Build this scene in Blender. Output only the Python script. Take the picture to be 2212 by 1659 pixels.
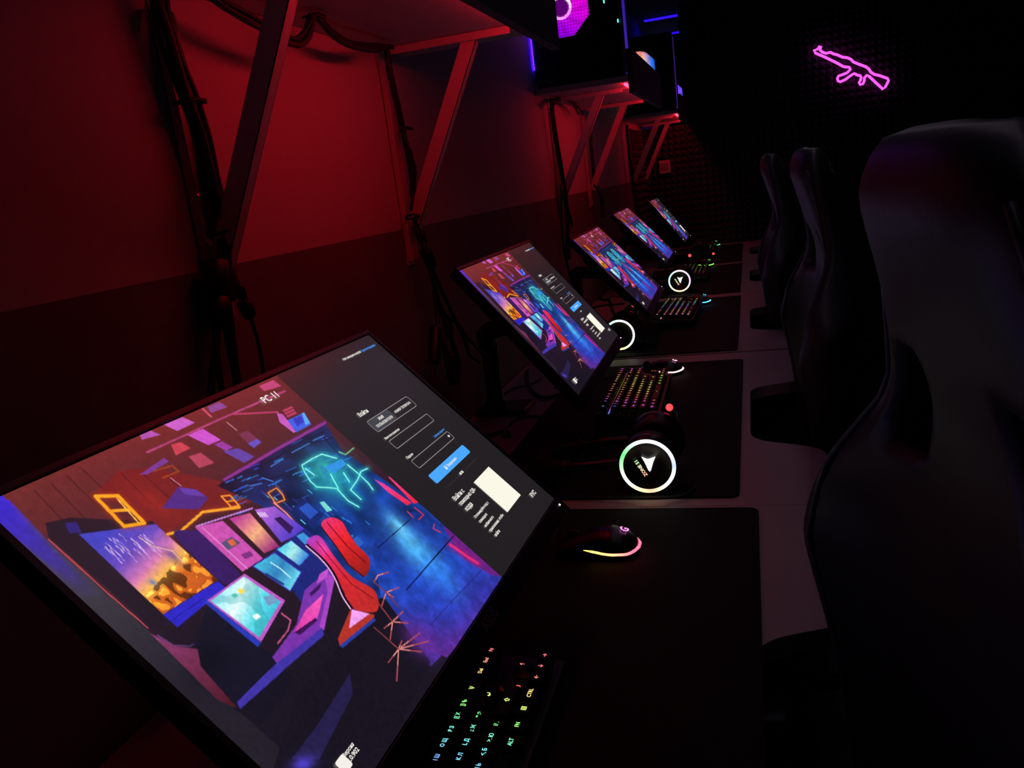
import bpy, bmesh, math, random
import numpy as np
from mathutils import Vector, Matrix
random.seed(7); rng = np.random.default_rng(7)
S = bpy.context.scene
for o in list(bpy.data.objects): bpy.data.objects.remove(o)
COL = S.collection

# ------------------------------------------------------------------ camera, world, exposure
F_PX, YAW, PITCH, ROLL = 1801.6, 0.2984, 0.2294, -0.1255
DT = 0.75                                    # desk top height above the floor
CAM = np.array([0.6573, 0.0, 0.5095 + DT])
CX, CY = 1106.0, 829.5                       # centre of the 2212 x 1659 frame
_cy, _sy, _cp, _sp = math.cos(YAW), math.sin(YAW), math.cos(PITCH), math.sin(PITCH)
FWD = np.array([-_sy*_cp, _cy*_cp, -_sp]); _r = np.array([_cy, _sy, 0.0]); _u = np.cross(_r, FWD)
RGT = math.cos(ROLL)*_r + math.sin(ROLL)*_u; UPV = -math.sin(ROLL)*_r + math.cos(ROLL)*_u
cd = bpy.data.cameras.new('camera'); cam = bpy.data.objects.new('camera', cd); COL.objects.link(cam)
cd.sensor_fit = 'HORIZONTAL'; cd.sensor_width = 36.0; cd.lens = F_PX/2212*36.0; cd.clip_start = 0.01
cam.matrix_world = Matrix([[RGT[i], UPV[i], -FWD[i], CAM[i]] for i in range(3)] + [[0, 0, 0, 1]])
S.camera = cam
w = bpy.data.worlds.new('night'); S.world = w; w.use_nodes = True
w.node_tree.nodes['Background'].inputs[0].default_value = (0.6, 0.45, 0.75, 1)
w.node_tree.nodes['Background'].inputs[1].default_value = 0.0
S.view_settings.view_transform = 'Standard'; S.view_settings.look = 'None'
S.view_settings.exposure = 0.0; S.view_settings.gamma = 1.0; S.view_settings.use_curve_mapping = False

def ray(u, v): return FWD + RGT*(u-CX)/F_PX - UPV*(v-CY)/F_PX
def onx(u, v, x=0.0): d = ray(u, v); return Vector(CAM + d*(x-CAM[0])/d[0])
def ony(u, v, y): d = ray(u, v); return Vector(CAM + d*(y-CAM[1])/d[1])
def onz(u, v, z=DT): d = ray(u, v); return Vector(CAM + d*(z-CAM[2])/d[2])
def to_px(P):
    d = np.asarray(P) - CAM; D = d @ FWD
    return np.stack([CX + F_PX*(d @ RGT)/D, CY - F_PX*(d @ UPV)/D], -1)

# ------------------------------------------------------------------ materials
def lin(c):
    c = np.asarray(c, float)/255.0
    return np.where(c <= 0.04045, c/12.92, ((c+0.055)/1.055)**2.4)
def L4(c): return tuple(float(t) for t in lin(c)) + (1.0,)
MATS = {}
def mat(name, rgb, rough=0.6, metal=0.0, emit=None, power=1.0, noise=0.0, scale=30.0, bump=0.0, spec=0.5, coat=0.0):
    if name in MATS: return MATS[name]
    m = bpy.data.materials.new(name); m.use_nodes = True; nt = m.node_tree; b = nt.nodes['Principled BSDF']
    b.inputs['Base Color'].default_value = L4(rgb); b.inputs['Roughness'].default_value = rough
    b.inputs['Metallic'].default_value = metal; b.inputs['Specular IOR Level'].default_value = spec
    b.inputs['Coat Weight'].default_value = coat
    if emit is not None:
        b.inputs['Emission Color'].default_value = L4(emit); b.inputs['Emission Strength'].default_value = power
    if noise or bump:
        tc = nt.nodes.new('ShaderNodeTexCoord'); n = nt.nodes.new('ShaderNodeTexNoise')
        n.inputs['Scale'].default_value = scale; n.inputs['Detail'].default_value = 5
        nt.links.new(tc.outputs['Object'], n.inputs['Vector'])
        if noise:
            mx = nt.nodes.new('ShaderNodeMix'); mx.data_type = 'RGBA'; mx.blend_type = 'MIX'
            mx.inputs[6].default_value = L4(rgb); mx.inputs[7].default_value = L4([t*(1-noise) for t in rgb])
            nt.links.new(n.outputs['Fac'], mx.inputs[0]); nt.links.new(mx.outputs[2], b.inputs['Base Color'])
        if bump:
            bp = nt.nodes.new('ShaderNodeBump'); bp.inputs['Strength'].default_value = bump; bp.inputs['Distance'].default_value = 0.002
            nt.links.new(n.outputs['Fac'], bp.inputs['Height']); nt.links.new(bp.outputs['Normal'], b.inputs['Normal'])
    MATS[name] = m; return m
def mat_attr(name, power=1.0, rough=0.4, base=(8, 8, 10), spec=0.5):       # emission from the mesh colour layer
    if name in MATS: return MATS[name]
    m = mat(name, base, rough, spec=spec); nt = m.node_tree; b = nt.nodes['Principled BSDF']
    a = nt.nodes.new('ShaderNodeAttribute'); a.attribute_name = 'Col'
    nt.links.new(a.outputs['Color'], b.inputs['Emission Color']); b.inputs['Emission Strength'].default_value = power
    return m
def mat_objcol(name, power=1.0):                                           # emission from the object colour
    if name in MATS: return MATS[name]
    m = mat(name, (10, 10, 10), 0.5); nt = m.node_tree; b = nt.nodes['Principled BSDF']
    a = nt.nodes.new('ShaderNodeObjectInfo')
    nt.links.new(a.outputs['Color'], b.inputs['Emission Color']); b.inputs['Emission Strength'].default_value = power
    return m

# ------------------------------------------------------------------ mesh helpers
def obj(name, bm, m, parent=None, smooth=False, loc=None):
    if isinstance(bm, bmesh.types.BMesh):
        me = bpy.data.meshes.new(name)
        bmesh.ops.recalc_face_normals(bm, faces=bm.faces)
        bm.to_mesh(me); bm.free()
    else: me = bm
    if m is not None and not me.materials: me.materials.append(m)
    if smooth: me.polygons.foreach_set('use_smooth', [True]*len(me.polygons))
    o = bpy.data.objects.new(name, me); COL.objects.link(o)
    if parent is not None: o.parent = parent
    if loc is not None: o.location = loc
    return o
def tag(o, label, cat, group=None):
    o['label'] = label; o['category'] = cat
    if group: o['group'] = group
    return o
def struct(o, label=None, cat='structure'):
    o['kind'] = 'structure'
    o['label'] = label or o.name; o['category'] = cat
    return o
def thing(name, label, cat, loc=(0, 0, 0), group=None):
    o = bpy.data.objects.new(name, None); COL.objects.link(o); o.location = loc; o.empty_display_size = 0.02
    return tag(o, label, cat, group)
def box(bm, a, b, bev=0.0, M=None, seg=2):
    a, b = Vector(a), Vector(b); c = (a+b)/2; s = b-a
    r = bmesh.ops.create_cube(bm, size=1.0, matrix=Matrix.Translation(c) @ Matrix.Diagonal((abs(s.x), abs(s.y), abs(s.z), 1)))
    vs = r['verts']
    if bev:
        es = list({e for v in vs for e in v.link_edges})
        rr = bmesh.ops.bevel(bm, geom=es, offset=bev, segments=seg, affect='EDGES', profile=0.5)
        vs = list({v for f in rr['faces'] for v in f.verts} | {v for v in vs if v.is_valid})
    if M is not None: bmesh.ops.transform(bm, matrix=M, verts=vs)
    return vs
def nbox(a, b, bev=0.0, M=None, seg=2):
    bm = bmesh.new(); box(bm, a, b, bev, M, seg); return bm
def catmull(P, n=6):
    P = [Vector(p) for p in P]
    if len(P) < 3: return P
    Q = [2*P[0]-P[1]] + P + [2*P[-1]-P[-2]]; out = []
    for i in range(1, len(Q)-2):
        for k in range(n):
            t = k/n; a, b, c, d = Q[i-1], Q[i], Q[i+1], Q[i+2]
            out.append(0.5*((2*b)+(c-a)*t+(2*a-5*b+4*c-d)*t*t+(3*b-a-3*c+d)*t**3))
    return out + [P[-1]]
def tube(bm, P, r, sides=8, closed=False, cap=True, colf=None):
    P = [Vector(p) for p in P]; n = len(P); rings = []; N = None
    for i, p in enumerate(P):
        if closed: t = P[(i+1) % n]-P[i-1]
        else: t = P[min(i+1, n-1)]-P[max(i-1, 0)]
        t = t.normalized() if t.length > 1e-9 else Vector((0, 0, 1))
        if N is None: N = t.orthogonal().normalized()
        N = (N - t*N.dot(t)); N = N.normalized() if N.length > 1e-6 else t.orthogonal().normalized()
        B = t.cross(N); rr = r(i/(n-1)) if callable(r) else r
        rings.append([bm.verts.new(p + (N*math.cos(2*math.pi*k/sides)+B*math.sin(2*math.pi*k/sides))*rr) for k in range(sides)])
    m = n if closed else n-1
    for i in range(m):
        A, B2 = rings[i], rings[(i+1) % n]
        for k in range(sides): bm.faces.new((A[k], A[(k+1) % sides], B2[(k+1) % sides], B2[k]))
    if cap and not closed: bm.faces.new(rings[0][::-1]); bm.faces.new(rings[-1])
    return rings
def lathe(bm, prof, seg=32, M=None):           # profile of (radius, height) turned about local z
    rings = []
    for r, h in prof:
        rings.append([bm.verts.new((r*math.cos(2*math.pi*k/seg), r*math.sin(2*math.pi*k/seg), h)) for k in range(seg)])
    for A, B in zip(rings, rings[1:]):
        for k in range(seg): bm.faces.new((A[k], A[(k+1) % seg], B[(k+1) % seg], B[k]))
    bm.faces.new(rings[0][::-1]); bm.faces.new(rings[-1])
    vs = [v for R in rings for v in R]
    if M is not None: bmesh.ops.transform(bm, matrix=M, verts=vs)
    return vs
def prism(bm, pts, z0, z1, M=None):
    a = [bm.verts.new((x, y, z0)) for x, y in pts]; b = [bm.verts.new((x, y, z1)) for x, y in pts]; n = len(pts)
    bm.faces.new(a[::-1]); bm.faces.new(b)
    for i in range(n): bm.faces.new((a[i], a[(i+1) % n], b[(i+1) % n], b[i]))
    if M is not None: bmesh.ops.transform(bm, matrix=M, verts=a+b)
def round_poly(P, rad, n=6):                   # P: (x, y) corners, rad: one radius or one for each corner
    out = []; m = len(P)
    for i in range(m):
        p = Vector(P[i]).to_2d() if len(P[i]) > 2 else Vector(P[i]); a = Vector(P[i-1]); b = Vector(P[(i+1) % m])
        r = rad[i] if isinstance(rad, (list, tuple)) else rad
        if r <= 0: out.append(p); continue
        d1 = (a-p).normalized(); d2 = (b-p).normalized()
        for k in range(n+1):
            t = k/n; out.append((1-t)**2*(p+d1*r) + 2*t*(1-t)*p + t*t*(p+d2*r))
    return [(q.x, q.y) for q in out]
def set_cols(me, cols):                        # one linear colour for each vertex
    at = me.color_attributes.new('Col', 'FLOAT_COLOR', 'POINT')
    at.data.foreach_set('color', np.concatenate([cols, np.ones((len(cols), 1))], 1).astype(np.float32).ravel())
def colour_by(o, f):
    me = o.data; set_cols(me, np.array([f(v.co) for v in me.vertices]))
TXT = {}
def text_mesh(s, bold=False):                  # flat lettering, x along the line, unit font size; returns mesh and width
    if s in TXT: return TXT[s]
    cu = bpy.data.curves.new('lettering', 'FONT'); cu.body = s; cu.size = 1.0; cu.resolution_u = 2
    if bold: cu.offset = 0.02
    o = bpy.data.objects.new('lettering', cu); COL.objects.link(o)
    dg = bpy.context.evaluated_depsgraph_get(); me = bpy.data.meshes.new_from_object(o.evaluated_get(dg))
    bpy.data.objects.remove(o); bpy.data.curves.remove(cu)
    xs = [v.co.x for v in me.vertices]; ys = [v.co.y for v in me.vertices]
    TXT[s] = (me, min(xs), max(xs), min(ys), max(ys)); return TXT[s]
def hsv(h, s=1.0, v=1.0):
    import colorsys
    return colorsys.hsv_to_rgb(h % 1.0, s, v)

# ------------------------------------------------------------------ layout
PITCH_Y, JOINT = 1.077, 1.2256                 # desk width and the first joint
DESK_Y = [(JOINT + (k-1)*PITCH_Y, JOINT + k*PITCH_Y) for k in range(5)]
END_Y = 5.60                                   # face of the foam covered partition
CEIL = 2.215
SHELF_C = [1.221, 3.24, 5.24, 7.24]; SHELF_H = 0.45
PAINT = DT + 0.4567
MW, MH = 0.527, 0.296
MON = [(0.302, 0.636, 0.2537, 0.778, 0.0368), (0.257, 1.626, 0.266, 0.669, -0.015), (0.243, 2.684, 0.228, 0.717, -0.026),
       (0.202, 3.76, 0.24, 0.73, -0.019), (0.204, 4.97, 0.223, 0.63, -0.019)]
def mon_matrix(i):
    x, y, z, t, yw = MON[i]
    a = Vector((math.sin(yw), math.cos(yw), 0)); n0 = Vector((math.cos(yw), -math.sin(yw), 0))
    up = Vector((0, 0, 1))*math.cos(t) - n0*math.sin(t); nn = a.cross(up)
    return Matrix([[a[k], up[k], nn[k], (x, y, z+DT)[k]] for k in range(3)] + [[0, 0, 0, 1]])

# ------------------------------------------------------------------ room shell
def two_tone():
    m = mat('two_tone_wall_paint', (205, 200, 198), 0.75, bump=0.25, scale=60); nt = m.node_tree; b = nt.nodes['Principled BSDF']
    g = nt.nodes.new('ShaderNodeNewGeometry'); sx = nt.nodes.new('ShaderNodeSeparateXYZ'); nt.links.new(g.outputs['Position'], sx.inputs[0])
    lt = nt.nodes.new('ShaderNodeMath'); lt.operation = 'LESS_THAN'; lt.inputs[1].default_value = PAINT; nt.links.new(sx.outputs['Z'], lt.inputs[0])
    n = nt.nodes.new('ShaderNodeTexNoise'); n.inputs['Scale'].default_value = 7; n.inputs['Detail'].default_value = 3; nt.links.new(g.outputs['Position'], n.inputs['Vector'])
    rp = nt.nodes.new('ShaderNodeMix'); rp.data_type = 'RGBA'; rp.inputs[6].default_value = L4((92, 84, 92)); rp.inputs[7].default_value = L4((128, 116, 124)); nt.links.new(n.outputs['Fac'], rp.inputs[0])
    mx = nt.nodes.new('ShaderNodeMix'); mx.data_type = 'RGBA'; mx.inputs[6].default_value = L4((200, 194, 194))
    nt.links.new(lt.outputs[0], mx.inputs[0]); nt.links.new(rp.outputs[2], mx.inputs[7]); nt.links.new(mx.outputs[2], b.inputs['Base Color'])
    return m
M_WALL = two_tone()
M_DARKWALL = mat('dark_wall_paint', (26, 25, 28), 0.85, bump=0.2)
M_FOAM = mat('black_acoustic_foam', (64, 60, 66), 0.9, bump=0.3, scale=200)
M_CEIL = mat('grey_ceiling_paint', (120, 116, 120), 0.85, bump=0.2)
M_FLOOR = mat('dark_floor_vinyl', (20, 19, 20), 0.5, noise=0.3, scale=8)
struct(obj('floor', nbox((-0.1, -1.5, -0.1), (3.0, 9.0, 0)), M_FLOOR), 'dark floor of the computer club', 'floor')
struct(obj('ceiling', nbox((-0.1, -1.5, CEIL), (3.0, 9.0, CEIL+0.1)), M_CEIL), 'low grey ceiling above the desks', 'ceiling')
wall_left = struct(obj('wall_left', nbox((-0.1, -1.5, 0), (0, 9.0, CEIL)), M_WALL), 'two-tone painted wall behind the monitors', 'wall')
struct(obj('wall_right', nbox((3.0, -1.5, 0), (3.1, 9.0, CEIL)), M_DARKWALL), 'dark wall behind the chairs', 'wall')
struct(obj('wall_back', nbox((-0.1, -1.6, 0), (3.1, -1.5, CEIL)), M_DARKWALL), 'dark wall behind the viewer', 'wall')
struct(obj('wall_beyond', nbox((-0.1, 9.0, 0), (3.1, 9.1, CEIL)), M_DARKWALL), 'dark wall past the partition', 'wall')
NOTCH_X, NOTCH_Z = 0.285, DT + 0.765
bm = bmesh.new(); box(bm, (NOTCH_X, END_Y, 0), (3.0, END_Y+0.08, CEIL)); box(bm, (0.0, END_Y, 0), (NOTCH_X, END_Y+0.08, NOTCH_Z))
wall_far = struct(obj('wall_far', bm, M_DARKWALL), 'partition clad in black acoustic foam', 'wall')
def foam_mesh(w_, h_, s=0.04, d=0.03):
    bm = bmesh.new(); nx, nz = max(1, round(w_/s)), max(1, round(h_/s)); sx, sz = w_/nx, h_/nz
    g = [[bm.verts.new((i*sx, 0, j*sz)) for j in range(nz+1)] for i in range(nx+1)]
    for i in range(nx):
        for j in range(nz):
            c = bm.verts.new(((i+.5)*sx, -d, (j+.5)*sz)); q = [g[i][j], g[i+1][j], g[i+1][j+1], g[i][j+1]]
            for k in range(4): bm.faces.new((q[k], q[(k+1) % 4], c))
    me = bpy.data.meshes.new('foam_panel'); bmesh.ops.recalc_face_normals(bm, faces=bm.faces); bm.to_mesh(me); bm.free(); me.materials.append(M_FOAM); return me
FP = 0.44; fm = foam_mesh(FP-0.004, FP-0.004)
for i in range(6):
    for j in range(5):
        o = obj('foam_panel', fm, None, wall_far, loc=(NOTCH_X + 0.002 + i*FP, END_Y-0.006, 0.002 + j*FP))
fn = foam_mesh(NOTCH_X-0.006, FP-0.004); fn2 = foam_mesh(NOTCH_X-0.006, NOTCH_Z-3*FP-0.004)
for j in range(4): obj('foam_panel', fn if j < 3 else fn2, None, wall_far, loc=(0.003, END_Y-0.006, 0.002 + j*FP))
fl = foam_mesh(0.56, 0.37)
for j in range(2):
    o = obj('foam_panel', fl, None, wall_left, loc=(0.006, 5.0, DT + 0.012 + j*0.375)); o.rotation_euler = (0, 0, math.pi/2)

# ------------------------------------------------------------------ desks and mats
M_DESK = mat('pale_laminate_desktop', (168, 156, 156), 0.45, noise=0.12, scale=14)
M_DESKLEG = mat('dark_metal_leg', (28, 27, 29), 0.45, metal=0.6)
M_MAT = mat('black_cloth_mat', (7, 7, 8), 0.8, bump=0.3, scale=900, spec=0.25)
ORD = ['nearest', 'second', 'third', 'fourth', 'farthest']
GAP0 = [0.001, 0.001, 0.014, 0.003, 0.003]     # gap left at the near end of each desk
for k, (y0, y1) in enumerate(DESK_Y):
    c = (y0+y1)/2 - 0.035; y0 = y0 + GAP0[k]; fx = 0.758
    P = [(0.003, y0), (fx, y0), (fx, c-0.245), (0.632, c-0.185), (0.632, c+0.190), (fx, c+0.245), (fx, y1), (0.003, y1)]
    t = thing('desk', ['pale gaming desk nearest the viewer, under the large PC 11 screen', 'second pale gaming desk from the viewer, with a rainbow headset near its edge',
        'third pale gaming desk, holding the keyboard with pink lit left ends', 'fourth pale gaming desk, with the small rainbow ring headset', 'farthest pale gaming desk, against the foam partition'][k], 'desk', (0.4, (y0+y1)/2, 0), 'row of gaming desks')
    bm = bmesh.new(); prism(bm, round_poly(P, [0, .05, .04, .045, .045, .04, .05, 0]), DT-0.025, DT)
    obj('desktop', bm, M_DESK, t).location = (-0.4, -(y0+y1)/2, 0)
    for lx in (0.06, 0.28):
        for ly in (y0+0.07, y1-0.07):
            obj('leg', nbox((lx-.02-.4, ly-.02-(y0+y1)/2, 0), (lx+.02-.4, ly+.02-(y0+y1)/2, DT-0.025)), M_DESKLEG, t)
MATP = [(0.205, 0.643, 0.262, 1.211), (0.178, 0.615, 1.256, 2.208), (0.166, 0.600, 2.328, 3.300), (0.16, 0.597, 3.40, 4.36), (0.16, 0.595, 4.46, 5.42)]
for k, (x0, x1, y0, y1) in enumerate(MATP):
    bm = bmesh.new(); prism(bm, round_poly([(x0, y0), (x1, y0), (x1, y1), (x0, y1)], 0.018), DT+0.0003, DT+0.0035)
    tag(obj('desk_mat', bm, M_MAT), ['large black desk mat under the mouse with the yellow rim light', 'large black desk mat under the headset with the big rainbow ring',
        'large black desk mat under the keyboard with pink lit ends', 'black desk mat under the green lit mouse nearer the viewer', 'black desk mat on the farthest desk by the partition'][k], 'desk mat', 'black desk mats')

# ------------------------------------------------------------------ wall shelves, brackets, red strips
M_SHELF = mat('pale_laminate_shelf', (190, 182, 178), 0.6, noise=0.08, scale=20)
M_LIP = mat('dark_laminate_edge', (58, 54, 58), 0.6)
M_BRACKET = mat('white_painted_steel', (205, 198, 198), 0.4)
M_SCREW = mat('zinc_screw', (190, 186, 184), 0.3, metal=0.9)
RED_P = 20.5
M_RED = mat('red_led', (40, 5, 5), 0.5, emit=(255, 26, 46), power=RED_P)
M_TAPE = mat('led_tape', (60, 50, 50), 0.6)
SN = ['nearest wall shelf, over the joint of the first two desks', 'second wall shelf from the viewer, carrying the computer with a magenta fan',
      'third wall shelf, carrying the computer with a yellow and blue fan', 'shelf past the partition, carrying the farthest computer']
SZ = DT + 0.79
for k, c in enumerate(SHELF_C):
    y0, y1 = c-SHELF_H, c+SHELF_H
    t = thing('wall_shelf', SN[k], 'shelf', (0, c, SZ), 'wall shelves for the computers')
    obj('board', nbox((0.002, -SHELF_H, 0), (0.304, SHELF_H, 0.018), 0.001), M_SHELF, t)
    obj('front_lip', nbox((0.305, -SHELF_H, -0.035), (0.323, SHELF_H, 0.097), 0.001), M_LIP, t)
    obj('back_rail', nbox((0.002, -SHELF_H, 0.0185), (0.012, SHELF_H, 0.035), 0.001), M_SHELF, t)
    ya, yb = c-(0.34 if k == 0 else 0.43), c+0.29
    s = thing('led_strip', ['red light strip inside the lip of the nearest shelf', 'red light strip inside the lip of the second shelf', 'red light strip inside the lip of the third shelf',
        'red light strip inside the lip of the shelf past the partition'][k], 'light strip', (0.292, c, SZ), 'red light strips under the shelves')
    obj('tape', nbox((-0.006, ya-c-0.01, -0.0014), (0.006, yb-c+0.01, -0.0004)), M_TAPE, s)
    obj('diodes', nbox((-0.004, ya-c, -0.0085), (0.004, yb-c, -0.0015)), M_RED, s)
BR = [(0.912, 0), (1.553, 0), (2.975, 1), (3.565, 1), (4.93, 2), (5.52, 2)]
BN = ['shelf bracket nearest the viewer with the thickest cable bundle', 'red lit shelf bracket at the far end of the nearest shelf', 'purple strut bracket at the near end of the second shelf',
      'red lit strut bracket at the far end of the second shelf', 'shelf bracket at the near end of the third shelf', 'shelf bracket beside the foam partition']
for (y, k), lab in zip(BR, BN):
    t = thing('shelf_bracket', lab, 'bracket', (0, y, SZ-0.405), 'white shelf brackets'); H = 0.405
    bm = bmesh.new(); box(bm, (0.0005, -.016, 0), (0.004, .016, H-0.004), 0.001); box(bm, (0.0005, -.016, 0.01), (0.014, -.0135, H-0.03)); box(bm, (0.0005, .0135, 0.01), (0.014, .016, H-0.03))
    obj('wall_leg', bm, M_BRACKET, t)
    bm = bmesh.new(); box(bm, (0.004, -.016, H-0.0055), (0.283, .016, H-0.0005), 0.001); box(bm, (0.03, -.0155, H-0.014), (0.262, -.013, H-0.004))
    obj('top_arm', bm, M_BRACKET, t)
    p, q = Vector((0.020, 0, 0.075)), Vector((0.186, 0, H-0.006)); d = (q-p); n = Vector((d.z, 0, -d.x)).normalized()*0.0135
    bm = bmesh.new()
    for s_ in (-0.009, 0.0075):
        vs = [bm.verts.new(v + Vector((0, yy, 0))) for yy in (s_, s_+0.0015) for v in (p-n, p+n, q+n, q-n)]
        for f in ((0, 1, 2, 3), (7, 6, 5, 4), (0, 4, 5, 1), (1, 5, 6, 2), (2, 6, 7, 3), (3, 7, 4, 0)): bm.faces.new([vs[i] for i in f])
    vs = [bm.verts.new(v + Vector((0, yy, 0))) for yy in (-0.009, 0.009) for v in (p+n, p+n*0.88, q+n*0.88, q+n)]
    for f in ((0, 1, 2, 3), (7, 6, 5, 4), (0, 4, 5, 1), (1, 5, 6, 2), (2, 6, 7, 3), (3, 7, 4, 0)): bm.faces.new([vs[i] for i in f])
    obj('strut', bm, M_BRACKET, t)
    bm = bmesh.new(); prism(bm, [(0.004, 0.03), (0.022, 0.085), (0.004, 0.11)], -0.006, 0.006, Matrix.Rotation(math.pi/2, 4, 'X'))
    obj('gusset', bm, M_BRACKET, t)
    for (sx, sy, sz, ax) in ((0.0045, 0, 0.30, 'X'), (0.0045, 0, 0.16, 'X'), (0.262, 0, H-0.006, 'Z'), (0.11, 0, H-0.006, 'Z')):
        bm = bmesh.new(); lathe(bm, [(0.0055, 0), (0.005, 0.002), (0.002, 0.003)], 10, Matrix.Rotation(math.pi/2, 4, 'Y') if ax == 'X' else Matrix.Rotation(math.pi, 4, 'X'))
        obj('screw', bm, M_SCREW, t, loc=(sx, sy, sz))

# ------------------------------------------------------------------ blue strips on the ceiling past the partition
M_BLUE = mat('blue_led', (10, 5, 40), 0.5, emit=(38, 8, 255), power=1.6)
for y, lab in ((5.90, 'blue light strip on the ceiling just past the partition'), (6.62, 'blue light strip on the ceiling farther past the partition')):
    s = thing('led_strip', lab, 'light strip', (0.7, y, CEIL), 'blue ceiling light strips')
    obj('channel', nbox((-0.66, -0.03, -0.006), (0.8, 0.03, -0.0005)), M_TAPE, s)
    obj('diodes', nbox((-0.65, -0.028, -0.012), (0.79, 0.028, -0.0065)), M_BLUE, s)

M_VIO = mat('violet_fill_led', (30, 15, 40), 0.5, emit=(222, 200, 235), power=4.2)  # added fill lamp, out of view, to brighten desk fronts and chairs
s = thing('led_strip', 'unseen violet fill strip added on the ceiling above the aisle', 'light strip', (0.80, 2.2, CEIL), 'added violet fill light')
bm = nbox((-0.02, -2.2, -0.006), (0.02, 2.6, -0.0005)); box(bm, (-0.02, -2.2, -0.042), (-0.0165, 2.6, -0.006)); box(bm, (0.0165, -2.2, -0.042), (0.02, 2.6, -0.006)); obj('channel', bm, mat('black_fill_baffle', (14, 14, 14), 0.6), s)  # deep flanges added to keep the fill off the left wall
obj('diodes', nbox((-0.012, -2.19, -0.012), (0.012, 2.59, -0.0065)), M_VIO, s)

# ------------------------------------------------------------------ computers on the shelves
M_PCBLACK = mat('black_steel_case', (14, 14, 16), 0.35, bump=0.1, scale=300)
M_PCFRONT = mat('grey_plastic_bezel', (120, 116, 128), 0.4)
M_GLOW = mat_attr('fan_glow', 1.6); M_RINGLOW = mat_attr('bright_ring_light', 2.5)
M_GRILLE = mat('black_mesh', (10, 10, 10), 0.5)
M_CYAN = mat('cyan_indicator', (5, 20, 25), 0.5, emit=(90, 240, 255), power=3.0)
M_BAR = mat_attr('bezel_painted_glow', 1.0)  # emission stands in for light falling on the bezel
def pc(label, yn, colf, ringf, barc, blue=False):
    t = thing('computer_case', label, 'computer', (0.006, yn, SZ+0.0185), 'gaming computers on the shelves')
    Wd, Dp, Hh = 0.20, 0.284, 0.40                 # along y, along x, height
    bm = bmesh.new()
    box(bm, (0, Wd-0.004, 0.012), (Dp, Wd, Hh), 0.001); box(bm, (0, 0.004, 0.012), (Dp, Wd-0.004, 0.03)); box(bm, (0, 0.004, Hh-0.02), (Dp, Wd-0.004, Hh), 0.002)
    box(bm, (0, 0.004, 0.03), (0.004, Wd-0.004, Hh-0.02)); box(bm, (Dp-0.006, 0.004, 0.03), (Dp, Wd-0.004, Hh-0.02))
    obj('body', bm, M_PCBLACK, t)
    cx, cz, ro = 0.103, 0.235, 0.092
    O = [(cx + ro*1.082*math.cos(math.pi/8+i*math.pi/4), cz + ro*1.082*math.sin(math.pi/8+i*math.pi/4)) for i in range(8)]
    Q = [(Dp, cz+.05), (cx+.05, Hh), (cx-.05, Hh), (0, cz+.05), (0, cz-.05), (cx-.05, 0.012), (cx+.05, 0.012), (Dp, cz-.05)]
    bm = bmesh.new(); R = []
    for y in (0.0, 0.0035): R.append(([bm.verts.new((x, y, z)) for x, z in O], [bm.verts.new((x, y, z)) for x, z in Q]))
    corners = {0: (Dp, Hh), 2: (0, Hh), 4: (0, 0.012), 6: (Dp, 0.012)}
    for s_, (o_, q_) in enumerate(R):
        y = (0.0, 0.0035)[s_]
        for i in range(8):
            j = (i+1) % 8
            if i in corners: bm.faces.new((o_[i], o_[j], q_[j], bm.verts.new((corners[i][0], y, corners[i][1])), q_[i]))
            else: bm.faces.new((o_[i], o_[j], q_[j], q_[i]))
    for i in range(8): j = (i+1) % 8; bm.faces.new((R[0][0][i], R[0][0][j], R[1][0][j], R[1][0][i]))
    obj('side_panel', bm, M_PCBLACK, t)
    bm = bmesh.new()                                # rim round the opening
    tube(bm, [Vector((x, -0.001, z)) for x, z in O], 0.0018, 6, closed=True); obj('window_rim', bm, M_PCBLACK, t)
    bm = bmesh.new()                                # wire mesh
    for i in range(-9, 10):
        d = i*0.0095; h = min(ro, ro*1.414-abs(d)) if abs(d) < ro else 0
        if h > 0:
            box(bm, (cx-h, 0.001, cz+d-.0004), (cx+h, 0.0018, cz+d+.0004)); box(bm, (cx+d-.0004, 0.0018, cz-h), (cx+d+.0004, 0.0026, cz+h))
    obj('grille', bm, M_GRILLE, t)
    fan = bmesh.new(); n = 9                         # blades
    for i in range(n):
        a0 = 2*math.pi*i/n
        g = []
        for j in range(6):
            r = 0.030 + 0.058*j/5; a = a0 + 0.35*j/5
            g.append([fan.verts.new((cx + r*math.cos(a+da), 0.016+dy, cz + r*math.sin(a+da))) for da, dy in ((-.24, -.004), (0.0, 0.0), (.24, .006))])
        for j in range(5):
            for q in range(2): fan.faces.new((g[j][q], g[j][q+1], g[j+1][q+1], g[j+1][q]))
    f_ = obj('fan_blades', fan, M_GLOW, t); colour_by(f_, lambda v: colf((v.x-cx)/ro, (v.z-cz)/ro))
    bm = bmesh.new(); M0 = Matrix.Translation((cx, 0.034, cz)) @ Matrix.Rotation(math.pi/2, 4, 'X')
    rr = [0.02, 0.04, 0.06, 0.078, 0.095]; rings = [[bm.verts.new(M0 @ Vector((r*math.cos(k*math.pi/16), r*math.sin(k*math.pi/16), 0))) for k in range(32)] for r in rr]
    for A, B in zip(rings, rings[1:]):
        for k in range(32): bm.faces.new((A[k], A[(k+1) % 32], B[(k+1) % 32], B[k]))
    bm.faces.new(rings[0]); f_ = obj('fan_diffuser', bm, M_GLOW, t); colour_by(f_, lambda v: tuple(.75*q for q in colf((v.x-cx)/ro, (v.z-cz)/ro)))
    bm = bmesh.new(); tube(bm, [Vector((cx + .032*math.cos(a*math.pi/16), 0.009, cz + .032*math.sin(a*math.pi/16))) for a in range(32)], 0.0042, 8, closed=True)
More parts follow.
